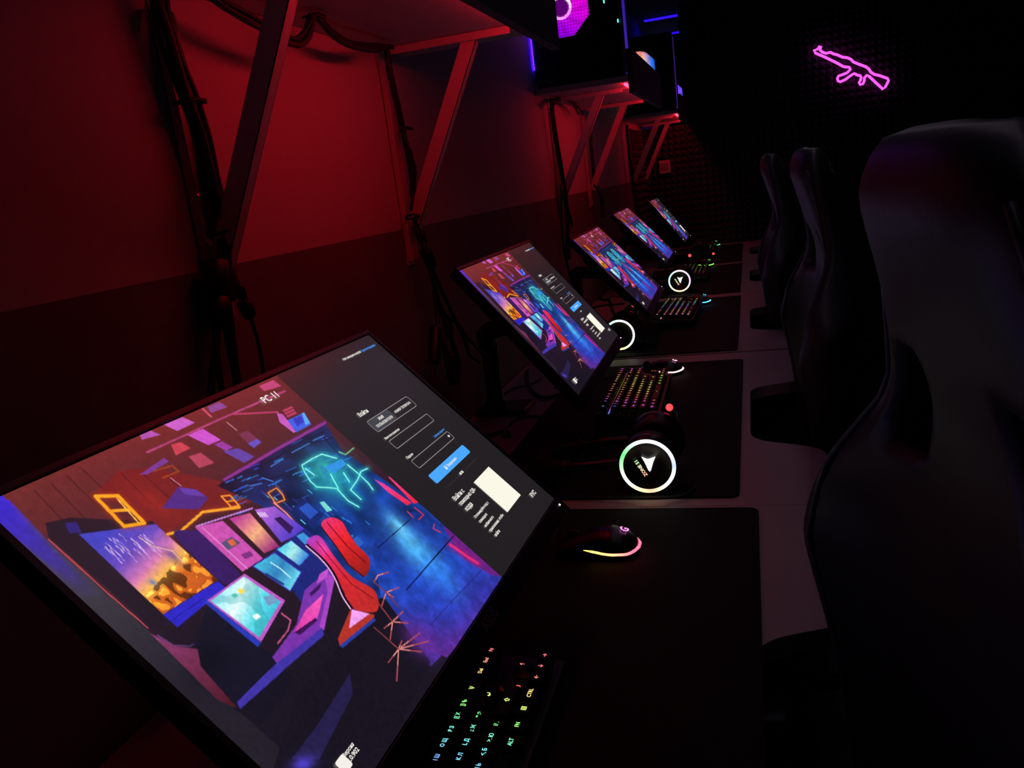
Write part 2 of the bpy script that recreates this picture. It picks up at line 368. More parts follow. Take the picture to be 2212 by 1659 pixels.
    f_ = obj('ring_light', bm, M_RINGLOW, t); colour_by(f_, lambda v: ringf((v.x-cx)/.032, (v.z-cz)/.032))
    bm = bmesh.new(); lathe(bm, [(0.027, 0), (0.027, 0.006), (0.024, 0.009)], 24, Matrix.Translation((cx, 0.016, cz)) @ Matrix.Rotation(math.pi/2, 4, 'X'))
    f_ = obj('fan_hub', bm, M_GLOW, t); colour_by(f_, lambda v: tuple(.22*q for q in colf(-.3, -.2)))
    bm = bmesh.new(); box(bm, (Dp+0.0005, 0.004, 0.014), (Dp+0.008, 0.05, Hh-0.002), 0.002); box(bm, (Dp+0.0005, 0.15, 0.014), (Dp+0.008, Wd-.004, Hh-0.002), 0.002)
    obj('front_bezel', bm, M_PCFRONT, t)
    bm = bmesh.new(); box(bm, (Dp+0.0005, 0.0515, 0.016), (Dp+0.005, 0.14, Hh-0.01)); f_ = obj('painted_glow_bezel', bm, M_BAR, t); colour_by(f_, lambda v: tuple(barc[i]*(.8 if v.z < .2 else .35) for i in range(3)))  # pale bezel strip, no lamp: purple light on it painted as emission
    if blue:
        for (x, z) in ((Dp-0.04, 0.228), (Dp-0.002, 0.165)): obj('indicator', nbox((x-.0018, -0.0018, z-.005), (x+.0018, -0.0002, z+.005)), M_CYAN, t)
        obj('side_light', nbox((-0.003, -0.0035, 0.06), (0.0005, -0.0005, Hh-0.01)), mat('blue_case_light', (5, 5, 30), 0.5, emit=(50, 8, 255), power=13.0), t)
    for x in (0.02, Dp-0.04):
        for y in (0.02, Wd-0.04): obj('foot', nbox((x, y, 0), (x+.02, y+.02, 0.012)), M_PCBLACK, t)
    return t
def mixc(a, b, t): t = min(1, max(0, t)); return tuple(a[i]*(1-t)+b[i]*t for i in range(3))
MAG, VIO, BLU = lin((255, 0, 250)), lin((110, 0, 255)), lin((40, 90, 255)); YEL, PNK, CYA = lin((255, 225, 120)), lin((255, 60, 150)), lin((40, 180, 255))
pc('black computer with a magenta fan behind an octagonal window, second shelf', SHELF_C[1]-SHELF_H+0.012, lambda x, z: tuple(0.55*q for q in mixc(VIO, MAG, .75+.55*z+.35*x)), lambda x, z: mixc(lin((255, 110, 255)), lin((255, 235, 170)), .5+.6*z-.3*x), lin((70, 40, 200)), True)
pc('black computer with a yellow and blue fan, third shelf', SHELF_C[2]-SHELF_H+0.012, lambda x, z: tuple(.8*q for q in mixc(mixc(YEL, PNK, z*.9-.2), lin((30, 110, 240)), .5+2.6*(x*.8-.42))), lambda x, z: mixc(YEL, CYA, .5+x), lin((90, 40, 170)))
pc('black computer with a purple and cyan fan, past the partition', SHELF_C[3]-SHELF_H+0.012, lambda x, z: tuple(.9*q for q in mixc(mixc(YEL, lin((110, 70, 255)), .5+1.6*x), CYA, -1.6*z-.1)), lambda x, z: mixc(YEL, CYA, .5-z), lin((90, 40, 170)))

# ------------------------------------------------------------------ the picture on the screens
GW, GH = 760, 428
M1 = mon_matrix(0)
_gx, _gy = np.meshgrid(np.linspace(-MW/2, MW/2, GW), np.linspace(-MH/2, MH/2, GH))
_m = np.array(M1); _P = _gx[..., None]*_m[:3, 0] + _gy[..., None]*_m[:3, 1] + _m[:3, 3]
PXY = to_px(_P); PX, PY = PXY[..., 0], PXY[..., 1]
def m1_local(u, v):
    d = ray(u, v); n = _m[:3, 2]; t = ((_m[:3, 3]-CAM) @ n)/(d @ n); q = CAM + d*t - _m[:3, 3]
    return float(q @ _m[:3, 0]), float(q @ _m[:3, 1])
CV = np.zeros((GH, GW, 3))
def inside(P):
    r = np.zeros(PX.shape, bool); n = len(P)
    for i in range(n):
        x0, y0 = P[i]; x1, y1 = P[(i+1) % n]
        if y0 == y1: continue
        c = ((y0 > PY) != (y1 > PY)) & (PX < (x1-x0)*(PY-y0)/(y1-y0)+x0); r ^= c
    return r
def blend(a, c): CV[:] = CV*(1-a[..., None]) + np.asarray(c, float)*a[..., None]
def edge(P):                                    # soft edged cover of a polygon
    d = dist(list(P)+[P[0]]); return np.where(inside(P), np.clip(.5+d*.7, 0, 1), np.clip(.5-d*.7, 0, 1))
def fill(P, c, a=1.0): blend(edge(P)*a, c)
def grad(P, stops, p0, p1, a=1.0):
    p0, p1 = np.array(p0, float), np.array(p1, float); d = p1-p0; t = np.clip(((PX-p0[0])*d[0]+(PY-p0[1])*d[1])/(d @ d), 0, 1)
    ts = [s[0] for s in stops]; col = np.stack([np.interp(t, ts, [s[1][k] for s in stops]) for k in range(3)], -1)
    m = (edge(P)*a)[..., None]; CV[:] = CV*(1-m) + col*m
def dist(P):
    D = np.full(PX.shape, 1e9)
    for (x0, y0), (x1, y1) in zip(P, P[1:]):
        dx, dy = x1-x0, y1-y0; L = dx*dx+dy*dy+1e-9; t = np.clip(((PX-x0)*dx+(PY-y0)*dy)/L, 0, 1)
        D = np.minimum(D, np.hypot(PX-x0-t*dx, PY-y0-t*dy))
    return D
def line(P, wd, c, glow=0, gc=None, ga=0.5):
    D = dist(P)
    if glow: blend(ga*np.exp(-(D/glow)**2), gc or c)
    blend(np.clip(wd/2+0.7-D, 0, 1), c)
def blob(x, y, rx, ry, ang, c, a=1.0):
    ca, sa = math.cos(ang), math.sin(ang); X = (PX-x)*ca+(PY-y)*sa; Y = -(PX-x)*sa+(PY-y)*ca
    blend(a*np.exp(-((X/rx)**2+(Y/ry)**2)), c)
def noise(n, seed):
    g = np.random.default_rng(seed).random((n+2, n*2+2)); yi = np.linspace(0, n, GH); xi = np.linspace(0, n*2, GW)
    y0, x0 = yi.astype(int), xi.astype(int); fy, fx = (yi-y0)[:, None], (xi-x0)[None]
    return (g[y0][:, x0]*(1-fy)*(1-fx) + g[y0+1][:, x0]*fy*(1-fx) + g[y0][:, x0+1]*(1-fy)*fx + g[y0+1][:, x0+1]*fy*fx)
def smooth(P, n=5):                              # closed curve through the points
    m = len(P); out = []
    for i in range(m):
        a, b, c, d = (Vector(P[(i+j) % m]) for j in (-1, 0, 1, 2))
        for k in range(n):
            t = k/n; q = 0.5*((2*b)+(c-a)*t+(2*a-5*b+4*c-d)*t*t+(3*b-a-3*c+d)*t**3); out.append((q.x, q.y))
    return out
ALL = [(-900, -900), (3000, -900), (3000, 4000), (-900, 4000)]
grad(ALL, [(0, (112, 44, 42)), (.35, (78, 32, 38)), (.6, (44, 26, 40)), (1, (26, 22, 34))], (300, 900), (620, 1480))
grad([(-80, 1080), (20, 1080), (120, 1185), (250, 1300), (430, 1460), (700, 1700), (560, 1760), (-80, 1160)], [(0, (72, 44, 200)), (.25, (66, 58, 110)), (.5, (58, 54, 64)), (1, (36, 32, 42))], (0, 1090), (420, 1480))
grad([(-60, 1070), (0, 1062), (45, 1120), (120, 1195), (215, 1285), (190, 1290), (60, 1180), (-60, 1095)], [(0, (58, 40, 205)), (.6, (62, 48, 150)), (1, (60, 54, 80))], (0, 1080), (190, 1280))
for x0 in (75, 110, 145, 178): line([(x0, 1060-(x0-75)*.45), (x0+75, 1140-(x0-75)*.55)], 1.5, (60, 22, 26))
fill([(253, 1018), (330, 1010), (480, 1040), (545, 1085), (430, 1108), (362, 1152), (310, 1122), (210, 1062)], (118, 30, 30))
for q in (0, 50, 100): line([(262+q, 1022+q*.1), (340+q, 1102-q*.1)], 1.4, (62, 20, 26))
blob(330, 1085, 60, 22, .6, (170, 40, 25), .5)
fill([(350, 1098), (385, 1052), (425, 1058), (450, 1076), (430, 1100)], (78, 42, 130)); fill([(385, 1052), (425, 1058), (445, 1073), (400, 1068)], (100, 60, 165))
line([(330, 1018), (372, 1006), (386, 1018), (352, 1032)], 4, (150, 60, 25))
for P, c in (([(353, 917), (394, 901), (421, 913), (383, 931)], (196, 96, 200)), ([(405, 940), (438, 926), (477, 950), (450, 962)], (204, 84, 204)), ([(369, 960), (391, 955), (412, 968), (380, 984)], (205, 66, 84)),
             ([(407, 986), (434, 978), (463, 1000), (430, 1011)], (180, 66, 92)), ([(302, 1025), (354, 989), (365, 997), (318, 1025)], (118, 58, 150)), ([(481, 975), (514, 968), (550, 986), (528, 1000)], (98, 66, 165)),
             ([(559, 834), (590, 821), (608, 834), (571, 845)], (190, 70, 120)), ([(448, 879), (474, 868), (492, 879), (456, 892)], (132, 72, 150)), ([(302, 940), (325, 930), (347, 939), (307, 950)], (172, 84, 180)), ([(515, 938), (535, 930), (563, 953), (545, 966)], (120, 50, 80)), ([(535, 958), (555, 948), (565, 955), (548, 968)], (100, 80, 190)), ([(462, 960), (480, 953), (503, 966), (488, 974)], (150, 60, 160))): fill(P, c)
line([(318, 977), (499, 895), (615, 845)], 4, (172, 66, 118)); line([(499, 895), (600, 890)], 3.5, (180, 60, 100)); line([(438, 883), (456, 900)], 4, (200, 80, 110))
line([(490, 912), (512, 930)], 1, (220, 150, 170)); line([(368, 1032), (392, 1050)], 1, (220, 150, 170))
BLUEP = [(470, 1050), (490, 1034), (702, 913), (740, 975), (930, 1105), (1120, 1245), (930, 1440), (810, 1300), (690, 1180), (560, 1090)]
grad(BLUEP, [(0, (24, 24, 58)), (.4, (18, 52, 130)), (.8, (30, 60, 150)), (1, (60, 40, 130))], (600, 950), (960, 1330))
CV[:] = np.clip(CV*(1 + (inside(BLUEP)*(noise(22, 3)-.5)*.9)[..., None]), 0, 255)
for k in range(46):
    t = rng.random(); x = 500+260*t+rng.normal()*22; y = 1042-75*t+rng.normal()*24+40*rng.random(); l = 8+18*rng.random()
    line([(x, y), (x+l, y-l*.42)], 1+1.6*rng.random(), (30+30*rng.random(), 60+70*rng.random(), 150+80*rng.random()))
for k in range(40):
    t = rng.random(); x = 560+230*t; y = 1070+85*t+rng.normal()*18; l = 5+12*rng.random()
    line([(x, y), (x+l*.8, y+l*.7)], 1+1.8*rng.random(), [(20, 24, 60), (40, 120, 220), (90, 190, 230), (70, 50, 160)][k % 4])
for k in range(9):
    x = 640+k*24; y = 1082+k*17; fill([(x, y), (x+11, y-9), (x+26, y+5), (x+14, y+17)], [(22, 34, 92), (46, 104, 200), (26, 60, 140), (70, 44, 150)][k % 4], .8)
for P in ([(560, 1010), (640, 962), (700, 932)], [(600, 1000), (665, 962), (716, 946)], [(520, 1048), (600, 1030), (648, 1010)], [(690, 935), (735, 985)], [(620, 985), (650, 1000)], [(655, 968), (672, 990)]): line(P, 2.4, (20, 20, 50))
for P in ([(585, 1008), (612, 992)], [(630, 978), (668, 958)], [(676, 952), (700, 941)], [(540, 1050), (566, 1044)], [(566, 1032), (590, 1040)]): line(P, 1.6, (70, 130, 220))
line([(485, 1036), (590, 975), (702, 913)], 6, (140, 48, 140), 6, (90, 30, 110), .4)
fill([(598, 892), (611, 895), (640, 932), (634, 935), (604, 912)], (200, 90, 190)); fill([(621, 908), (657, 891), (672, 917), (640, 934)], (62, 96, 228)); fill([(652, 893), (657, 891), (670, 914), (660, 918)], (90, 170, 250)); fill([(633, 905), (650, 898), (657, 912), (642, 922)], (52, 56, 190))
for q in range(3): fill([(610+q*4, 886+q*6), (630+q*4, 877+q*6), (634+q*4, 881+q*6), (613+q*4, 890+q*6)], (192, 60, 100))
blob(715, 1028, 62, 44, .6, (34, 170, 190), .85); blob(700, 1012, 26, 18, .6, (60, 220, 170), .45)
fill([(701, 1009), (738, 991), (748, 1003), (720, 1024)], (48, 146, 228)); fill([(684, 1000), (700, 1008), (722, 1030), (708, 1038)], (40, 120, 190), .6)
for P in ([(727, 990), (695, 981), (674, 991), (652, 1005), (658, 1020), (671, 1040), (683, 1051)], [(714, 1024), (731, 1056), (717, 1054), (684, 1052)], [(751, 1004), (775, 1024), (795, 1043), (806, 1058)],
          [(794, 1012), (780, 1018), (772, 1037), (757, 1058), (780, 1079)], [(730, 1058), (752, 1082), (775, 1095)], [(660, 1012), (679, 1026)], [(742, 1021), (755, 1041)]): line(P, 2.0, (150, 255, 240), 7, (40, 200, 200), .45)
line([(732, 976), (746, 982), (764, 968)], 2.5, (120, 190, 130))
line([(579, 1065), (597, 1054), (611, 1069), (615, 1080), (595, 1087), (588, 1076), (579, 1065)], 2.2, (255, 150, 60), 6, (150, 50, 30), .5)
fill([(631, 1097), (660, 1078), (700, 1112), (672, 1140)], (22, 40, 110)); fill([(645, 1098), (664, 1086), (688, 1106), (670, 1122)], (40, 84, 190)); fill([(690, 1085), (700, 1083), (718, 1102), (706, 1106)], (120, 220, 210))
line([(592, 1086), (620, 1110), (655, 1150)], 2.5, (255, 150, 130), 5, (190, 70, 110), .4)
FR = [(98, 1130), (150, 1118), (330, 1126), (505, 1285), (445, 1362), (425, 1392), (375, 1390), (325, 1352), (105, 1162)]
fill(FR, (34, 24, 36)); fill([(140, 1130), (166, 1128), (176, 1150), (150, 1152)], (44, 36, 120)); line([(105, 1165), (220, 1270), (320, 1357)], 2.2, (196, 78, 88)); line([(340, 1372), (375, 1394), (410, 1396), (428, 1386)], 2, (110, 70, 140))
TV = [(170, 1154), (336, 1132), (470, 1253), (352, 1327)]
grad(TV, [(0, (66, 66, 190)), (.28, (104, 74, 190)), (.48, (214, 120, 180)), (.62, (255, 190, 90)), (.75, (214, 104, 30)), (1, (190, 84, 30))], (243, 1140), (418, 1300))
nz = noise(60, 5); tvm = inside(TV); band = np.clip((PX-243)*.74+(PY-1140)*.67, 0, 260)/237
CV[:] = np.where((tvm & (band > .64) & (nz > .56))[..., None], CV*.5, CV); CV[:] = np.where((tvm & (band > .64) & (nz < .34))[..., None], np.minimum(255, CV*1.25+(30, 40, 10)), CV)
for k in range(20):
    x, y = 225+95*rng.random(), 1150+42*rng.random(); l = 14+24*rng.random(); line([(x, y), (x+l*.45, y+l*.32), (x+l, y+l*.9)], .8, (226, 190, 240))
blob(372, 1200, 22, 10, .75, (70, 40, 150), .6); line([(300, 1160), (330, 1180), (372, 1190), (398, 1216)], 1.6, (240, 190, 170)); blob(330, 1258, 9, 5, .5, (80, 120, 210), .8)
fill([(352, 1328), (470, 1255), (488, 1270), (383, 1355)], (46, 40, 196)); line([(356, 1350), (440, 1292)], 1.2, (30, 24, 130))
EO = [(206, 1072), (255, 1071), (312, 1130), (268, 1137)]; line(EO+[EO[0]], 7, (255, 165, 30), 9, (190, 60, 20), .55); line([(236, 1104), (284, 1101)], 6, (255, 165, 30)); line([(252, 1076), (300, 1130)], 2, (255, 210, 90))
line([(362, 1154), (391, 1147), (438, 1106), (517, 1096)], 5.5, (255, 165, 40), 7, (180, 60, 30), .5); line([(478, 1072), (497, 1070), (516, 1092), (500, 1096), (478, 1072)], 3, (255, 150, 40)); line([(488, 1084), (506, 1081)], 2.5, (255, 150, 40))
fill(smooth([(376, 1156), (420, 1146), (440, 1149), (512, 1232), (515, 1245), (500, 1258), (474, 1254)]), (56, 28, 96)); line([(450, 1152), (500, 1212)], 1.5, (150, 80, 150))
fill([(421, 1139), (481, 1125), (568, 1206), (524, 1235)], (204, 82, 176)); fill([(478, 1172), (500, 1160), (520, 1172), (492, 1190)], (90, 80, 120)); fill([(490, 1168), (504, 1164), (512, 1176), (500, 1180)], (220, 100, 70)); fill([(520, 1198), (540, 1190), (548, 1200), (530, 1208)], (130, 50, 130)); line([(438, 1140), (534, 1228)], 1.5, (240, 150, 220)); line([(424, 1137), (545, 1098)], 3, (200, 130, 220))
grad([(495, 1120), (540, 1108), (604, 1181), (571, 1195)], [(0, (190, 60, 150)), (.5, (250, 180, 130)), (1, (150, 40, 120))], (515, 1114), (590, 1190))
grad([(550, 1101), (593, 1094), (662, 1145), (608, 1172)], [(0, (180, 100, 210)), (1, (80, 60, 200))], (565, 1100), (640, 1160)); fill([(592, 1120), (606, 1116), (634, 1140), (626, 1154)], (52, 24, 84))
for q in range(4): line([(556+q*5, 1107+q*.3), (563+q*5, 1116)], 2.2, (240, 200, 250))
fill([(580, 1200), (660, 1140), (700, 1180), (720, 1240), (650, 1300)], (30, 40, 120))
grad([(597, 1187), (629, 1167), (669, 1199), (647, 1223)], [(0, (60, 200, 235)), (.5, (170, 235, 230)), (1, (40, 120, 220))], (600, 1180), (660, 1215)); line([(597, 1187), (629, 1167), (669, 1199), (647, 1223), (597, 1187)], 1.5, (40, 60, 160))
fill([(640, 1158), (655, 1150), (690, 1180), (675, 1192)], (60, 150, 220))
grad([(546, 1223), (593, 1194), (651, 1236), (627, 1277)], [(0, (70, 190, 225)), (.5, (50, 130, 190)), (1, (110, 220, 240))], (560, 1215), (635, 1265)); line([(546, 1223), (593, 1194), (651, 1236), (627, 1277), (546, 1223)], 2, (60, 50, 170)); line([(585, 1215), (608, 1230), (628, 1248)], 2.2, (190, 245, 250)); line([(575, 1240), (612, 1262)], 4, (24, 60, 120))
fill([(440, 1300), (448, 1297), (564, 1388), (556, 1398)], (40, 60, 190))
fill([(448, 1297), (528, 1239), (616, 1297), (564, 1387)], (192, 92, 200))
SC = [(455, 1298), (527, 1245), (606, 1300), (560, 1377)]
grad(SC, [(0, (160, 240, 255)), (.35, (235, 255, 255)), (.7, (90, 220, 235)), (1, (60, 190, 215))], (470, 1290), (590, 1345)); nz = noise(26, 9)
CV[:] = np.where((inside(SC) & (nz > .62))[..., None], CV*.72+(10, 40, 40), CV); fill([(512, 1275), (522, 1270), (530, 1278), (520, 1284)], (250, 220, 90)); fill([(500, 1285), (508, 1281), (515, 1288), (506, 1292)], (80, 200, 180)); fill([(545, 1330), (556, 1325), (564, 1332), (553, 1340)], (240, 255, 255)); fill([(568, 1290), (590, 1284), (598, 1300), (580, 1310)], (120, 160, 200))
fill([(420, 1390), (448, 1310), (560, 1400), (600, 1412), (620, 1400), (640, 1420), (515, 1540), (430, 1440)], (24, 22, 40))
blob(455, 1425, 50, 52, 0, (18, 18, 30), 1.0)
grad([(325, 1368), (380, 1396), (427, 1402), (434, 1440), (513, 1530), (470, 1512)], [(0, (140, 60, 110)), (1, (80, 26, 40))], (340, 1375), (500, 1520))
fill([(658, 1275), (709, 1232), (724, 1245), (698, 1358), (604, 1440), (588, 1420), (640, 1350)], (122, 52, 170)); fill([(700, 1238), (724, 1246), (700, 1362), (690, 1352), (708, 1280)], (168, 70, 196))
fill([(512, 1516), (598, 1432), (696, 1356), (700, 1372), (612, 1448), (520, 1536)], (64, 52, 165)); fill([(516, 1534), (616, 1446), (640, 1470), (560, 1570)], (24, 20, 34))
grad([(636, 1364), (660, 1318), (698, 1284), (690, 1320), (684, 1339), (645, 1370)], [(0, (250, 90, 190)), (1, (220, 60, 170))], (690, 1290), (640, 1370)); fill([(636, 1366), (648, 1372), (686, 1340), (682, 1334)], (60, 20, 80)); fill([(668, 1282), (695, 1258), (690, 1272), (672, 1288)], (60, 24, 90)); fill([(690, 1240), (712, 1226), (704, 1248), (684, 1262)], (190, 80, 200)); line([(608, 1325), (628, 1340), (622, 1362), (600, 1390)], 3, (190, 80, 130))
FL = [(802, 1183), (858, 1105), (918, 1108), (1125, 1250), (965, 1420), (895, 1392), (825, 1300)]
grad(FL, [(0, (22, 44, 120)), (.45, (34, 74, 190)), (.75, (52, 50, 160)), (1, (96, 44, 150))], (850, 1120), (985, 1400))
blob(900, 1190, 80, 26, .83, (84, 190, 245), .95); blob(945, 1240, 60, 22, .83, (50, 130, 235), .8); blob(862, 1138, 34, 12, .83, (110, 210, 250), .8); blob(940, 1290, 70, 40, .8, (40, 80, 215), .55)
nz = noise(46, 11); CV[:] = np.clip(CV*(1 + (inside(FL)*(nz-.5)*.3)[..., None]), 0, 255)
fill([(955, 1135), (1000, 1165), (1120, 1250), (1060, 1242), (1000, 1205)], (104, 34, 130)); line([(972, 1176), (1000, 1196), (1032, 1217)], 5, (225, 44, 120), 9, (170, 30, 120), .6); blob(905, 1370, 40, 30, .4, (90, 40, 140), .5)
line([(980, 1158), (930, 1214), (878, 1274)], 2.2, (12, 12, 44)); line([(886, 1122), (852, 1152), (817, 1183)], 1.6, (14, 20, 60)); line([(1040, 1232), (975, 1300), (930, 1350)], 1, (40, 30, 100))
fill([(760, 1310), (830, 1290), (905, 1395), (930, 1430), (800, 1700), (560, 1760), (640, 1500), (735, 1395)], (24, 20, 32))
blob(905, 1385, 46, 26, .8, (110, 50, 160), .8); blob(840, 1420, 60, 60, 0, (28, 22, 34), .5)
for P in ([(808, 1035), (831, 1046), (889, 1086), (880, 1092), (839, 1064)], [(838, 1030), (846, 1030), (905, 1085), (893, 1088)]): grad(P, [(0, (250, 70, 170)), (1, (235, 40, 70))], (810, 1035), (890, 1090))
for P in ([(895, 1096), (915, 1112), (905, 1122)], [(938, 1132), (936, 1142), (952, 1150)], [(880, 1105), (893, 1118)]): line(P, 2, (210, 50, 90))
for (h, L) in (((861, 1402), ((906, 1368), (925, 1385), (910, 1408), (857, 1471), (839, 1431), (868, 1384))), ((848, 1343), ((870, 1321), (881, 1346), (843, 1381), (830, 1357))), ((834, 1280), ((861, 1269), (825, 1308), (850, 1290))), ((816, 1243), ((839, 1236), (808, 1258)))):
    for q in L: line([h, q], 2.4, (176, 76, 84)); line([h, ((h[0]+q[0])/2, (h[1]+q[1])/2)], 1, (250, 170, 160))
line([(808, 1355), (861, 1402)], 1.8, (150, 60, 70)); line([(815, 1300), (848, 1343)], 2, (150, 60, 70)); line([(806, 1255), (834, 1280), (860, 1310)], 2, (130, 50, 60))
grad(smooth([(694, 1136), (712, 1118), (738, 1126), (752, 1150), (770, 1176), (799, 1209), (788, 1245), (752, 1219), (727, 1180)]), [(0, (235, 50, 110)), (.4, (235, 38, 44)), (1, (150, 30, 26))], (705, 1122), (795, 1235)); line([(694, 1138), (727, 1182), (753, 1220), (786, 1246)], 2, (60, 10, 20)); line([(706, 1128), (750, 1180), (790, 1215)], 1.6, (110, 14, 24))
grad(smooth([(663, 1176), (676, 1158), (694, 1161), (719, 1198), (759, 1245), (810, 1277), (813, 1321), (757, 1312), (741, 1274), (708, 1227)]), [(0, (180, 60, 190)), (.25, (235, 44, 110)), (.55, (214, 40, 50)), (1, (190, 44, 40))], (672, 1165), (812, 1310)); blob(700, 1185, 14, 9, .8, (250, 80, 190), .7)
cs = [tuple(q.to_2d()) for q in catmull([(663, 1178, 0), (700, 1212, 0), (724, 1246, 0), (741, 1286, 0), (759, 1314, 0)], 5)]; line(cs, 7, (30, 8, 30)); line([(a-2, b+1) for a, b in cs], 2.2, (250, 200, 240)); line([(684, 1170), (712, 1205), (760, 1262), (806, 1292)], 1.4, (120, 16, 30))
fill([(757, 1316), (810, 1328), (806, 1336), (734, 1396), (730, 1380)], (182, 52, 40)); fill([(760, 1316), (798, 1326), (754, 1358)], (244, 160, 244)); fill([(734, 1394), (808, 1334), (812, 1340), (740, 1400)], (40, 60, 160))
fill([(756, 1454), (762, 1500), (690, 1640), (630, 1640), (690, 1560)], (38, 32, 74)); blob(655, 1650, 26, 16, -.3, (78, 64, 200), 1.0)
CV[:] = np.clip(CV*(0.93+0.14*noise(130, 21))[..., None], 0, 255)
PANEL_U = [m1_local(600, 808), m1_local(1066, 1238)]; PANEL_X = (PANEL_U[0][0]+PANEL_U[1][0])/2
CV2 = CV.copy(); ix = np.arange(GW); sel = _gx[0] > PANEL_X; mid = int(np.argmax(sel)); CV2[:, sel] = CV[:, np.clip(2*mid-40-ix[sel], 0, GW-1)]
def picture(cv):
    v = np.stack([_gx.ravel(), _gy.ravel(), np.full(_gx.size, 0.0)], -1); me = bpy.data.meshes.new('screen')
    i = np.arange(GH*GW).reshape(GH, GW); q = np.stack([i[:-1, :-1], i[:-1, 1:], i[1:, 1:], i[1:, :-1]], -1).reshape(-1, 4)
    me.vertices.add(len(v)); me.vertices.foreach_set('co', v.ravel()); me.loops.add(q.size); me.loops.foreach_set('vertex_index', q.ravel().astype(np.int32))
    me.polygons.add(len(q)); me.polygons.foreach_set('loop_start', np.arange(0, q.size, 4, dtype=np.int32)); me.update(calc_edges=True)
    set_cols(me, lin(cv.reshape(-1, 3))); me.materials.append(M_SCREEN); return me
M_SCREEN = mat_attr('lcd_screen', 1.0, rough=0.32, base=(10, 10, 11), spec=1.0)
PIC1, PIC2 = picture(CV), picture(CV2)

# ------------------------------------------------------------------ monitors
M_BEZEL = mat('black_monitor_plastic', (13, 12, 13), 0.38)
M_ARM = mat('black_painted_arm', (12, 12, 13), 0.4)
M_LOGO = mat('grey_logo_print', (70, 70, 74), 0.5)
M_WHITE = mat('white_screen_print', (10, 10, 10), 0.5, emit=(244, 240, 232), power=1.0)
M_PANEL = mat('dark_login_panel', (10, 10, 11), 0.32, emit=(34, 31, 34), power=1.0, spec=1.0)
M_TAB = mat('grey_tab', (10, 10, 11), 0.4, emit=(66, 68, 76), power=1.0)
M_LINE = mat('grey_outline', (10, 10, 11), 0.4, emit=(150, 140, 140), power=1.0)
M_DIM = mat('dim_rule', (10, 10, 11), 0.4, emit=(52, 50, 54), power=1.0)
M_BTN = mat('blue_button', (10, 10, 11), 0.4, emit=(74, 168, 255), power=1.0)
M_LINK = mat('blue_link', (10, 10, 11), 0.4, emit=(70, 150, 240), power=1.0)
M_CREAM = mat('cream_card', (10, 10, 11), 0.4, emit=(252, 248, 232), power=1.0)
M_WLED = mat('white_power_light', (10, 10, 10), 0.4, emit=(255, 255, 255), power=4.0)
def flat_poly(P, z):
    bm = bmesh.new(); bm.faces.new([bm.verts.new((x, y, z)) for x, y in P]); return bm
def rrect(P4, r, z): return flat_poly(round_poly(P4, r, 4), z)
def frame_poly(P, wd, z):                       # outline of a polygon as a thin flat band
    bm = bmesh.new(); c = Vector((sum(p[0] for p in P)/len(P), sum(p[1] for p in P)/len(P))); n = len(P); A = []; B = []
    for i in range(n):
        p = Vector(P[i]); d1 = (p-Vector(P[i-1])).normalized(); d2 = (Vector(P[(i+1) % n])-p).normalized(); nn = Vector((-(d1+d2).y, (d1+d2).x)).normalized()
        if (c-p).dot(nn) < 0: nn = -nn
        A.append(bm.verts.new((p.x, p.y, z))); B.append(bm.verts.new((p.x+nn.x*wd, p.y+nn.y*wd, z)))
    for i in range(n): j = (i+1) % n; bm.faces.new((A[i], A[j], B[j], B[i]))
    return bm
def rect_px(l, t, r, b):                        # axis aligned rectangle on the screen from its left, top, right, bottom corner pixels
    q = [m1_local(*c) for c in (l, t, r, b)]
    x0 = (q[0][0]+q[3][0])/2; x1 = (q[1][0]+q[2][0])/2; y1 = (q[0][1]+q[1][1])/2; y0 = (q[2][1]+q[3][1])/2
    return [(x0, y0), (x1, y0), (x1, y1), (x0, y1)]
def lettering(s, a, b, m, parent, z, bold=True, name='lettering'):
    (me, xa, xb, ya, yb) = text_mesh(s, bold); pa, pb = m1_local(*a), m1_local(*b); k = (pb[0]-pa[0])/(xb-xa)
    me = me.copy(); me.materials.clear(); me.materials.append(m)
    o = obj(name, me, None, parent); o.scale = (k, k, 1); o.location = (pa[0]-xa*k, (pa[1]+pb[1])/2, z); return o
MNAME = ['large near monitor with a PC 11 login screen and neon room picture', 'second monitor from the viewer with a small login screen, its black arm in view',
         'third monitor from the viewer, picture filling the whole screen', 'fourth monitor from the viewer, narrow tilted picture', 'farthest monitor, by the foam partition, with a sliver of login screen']
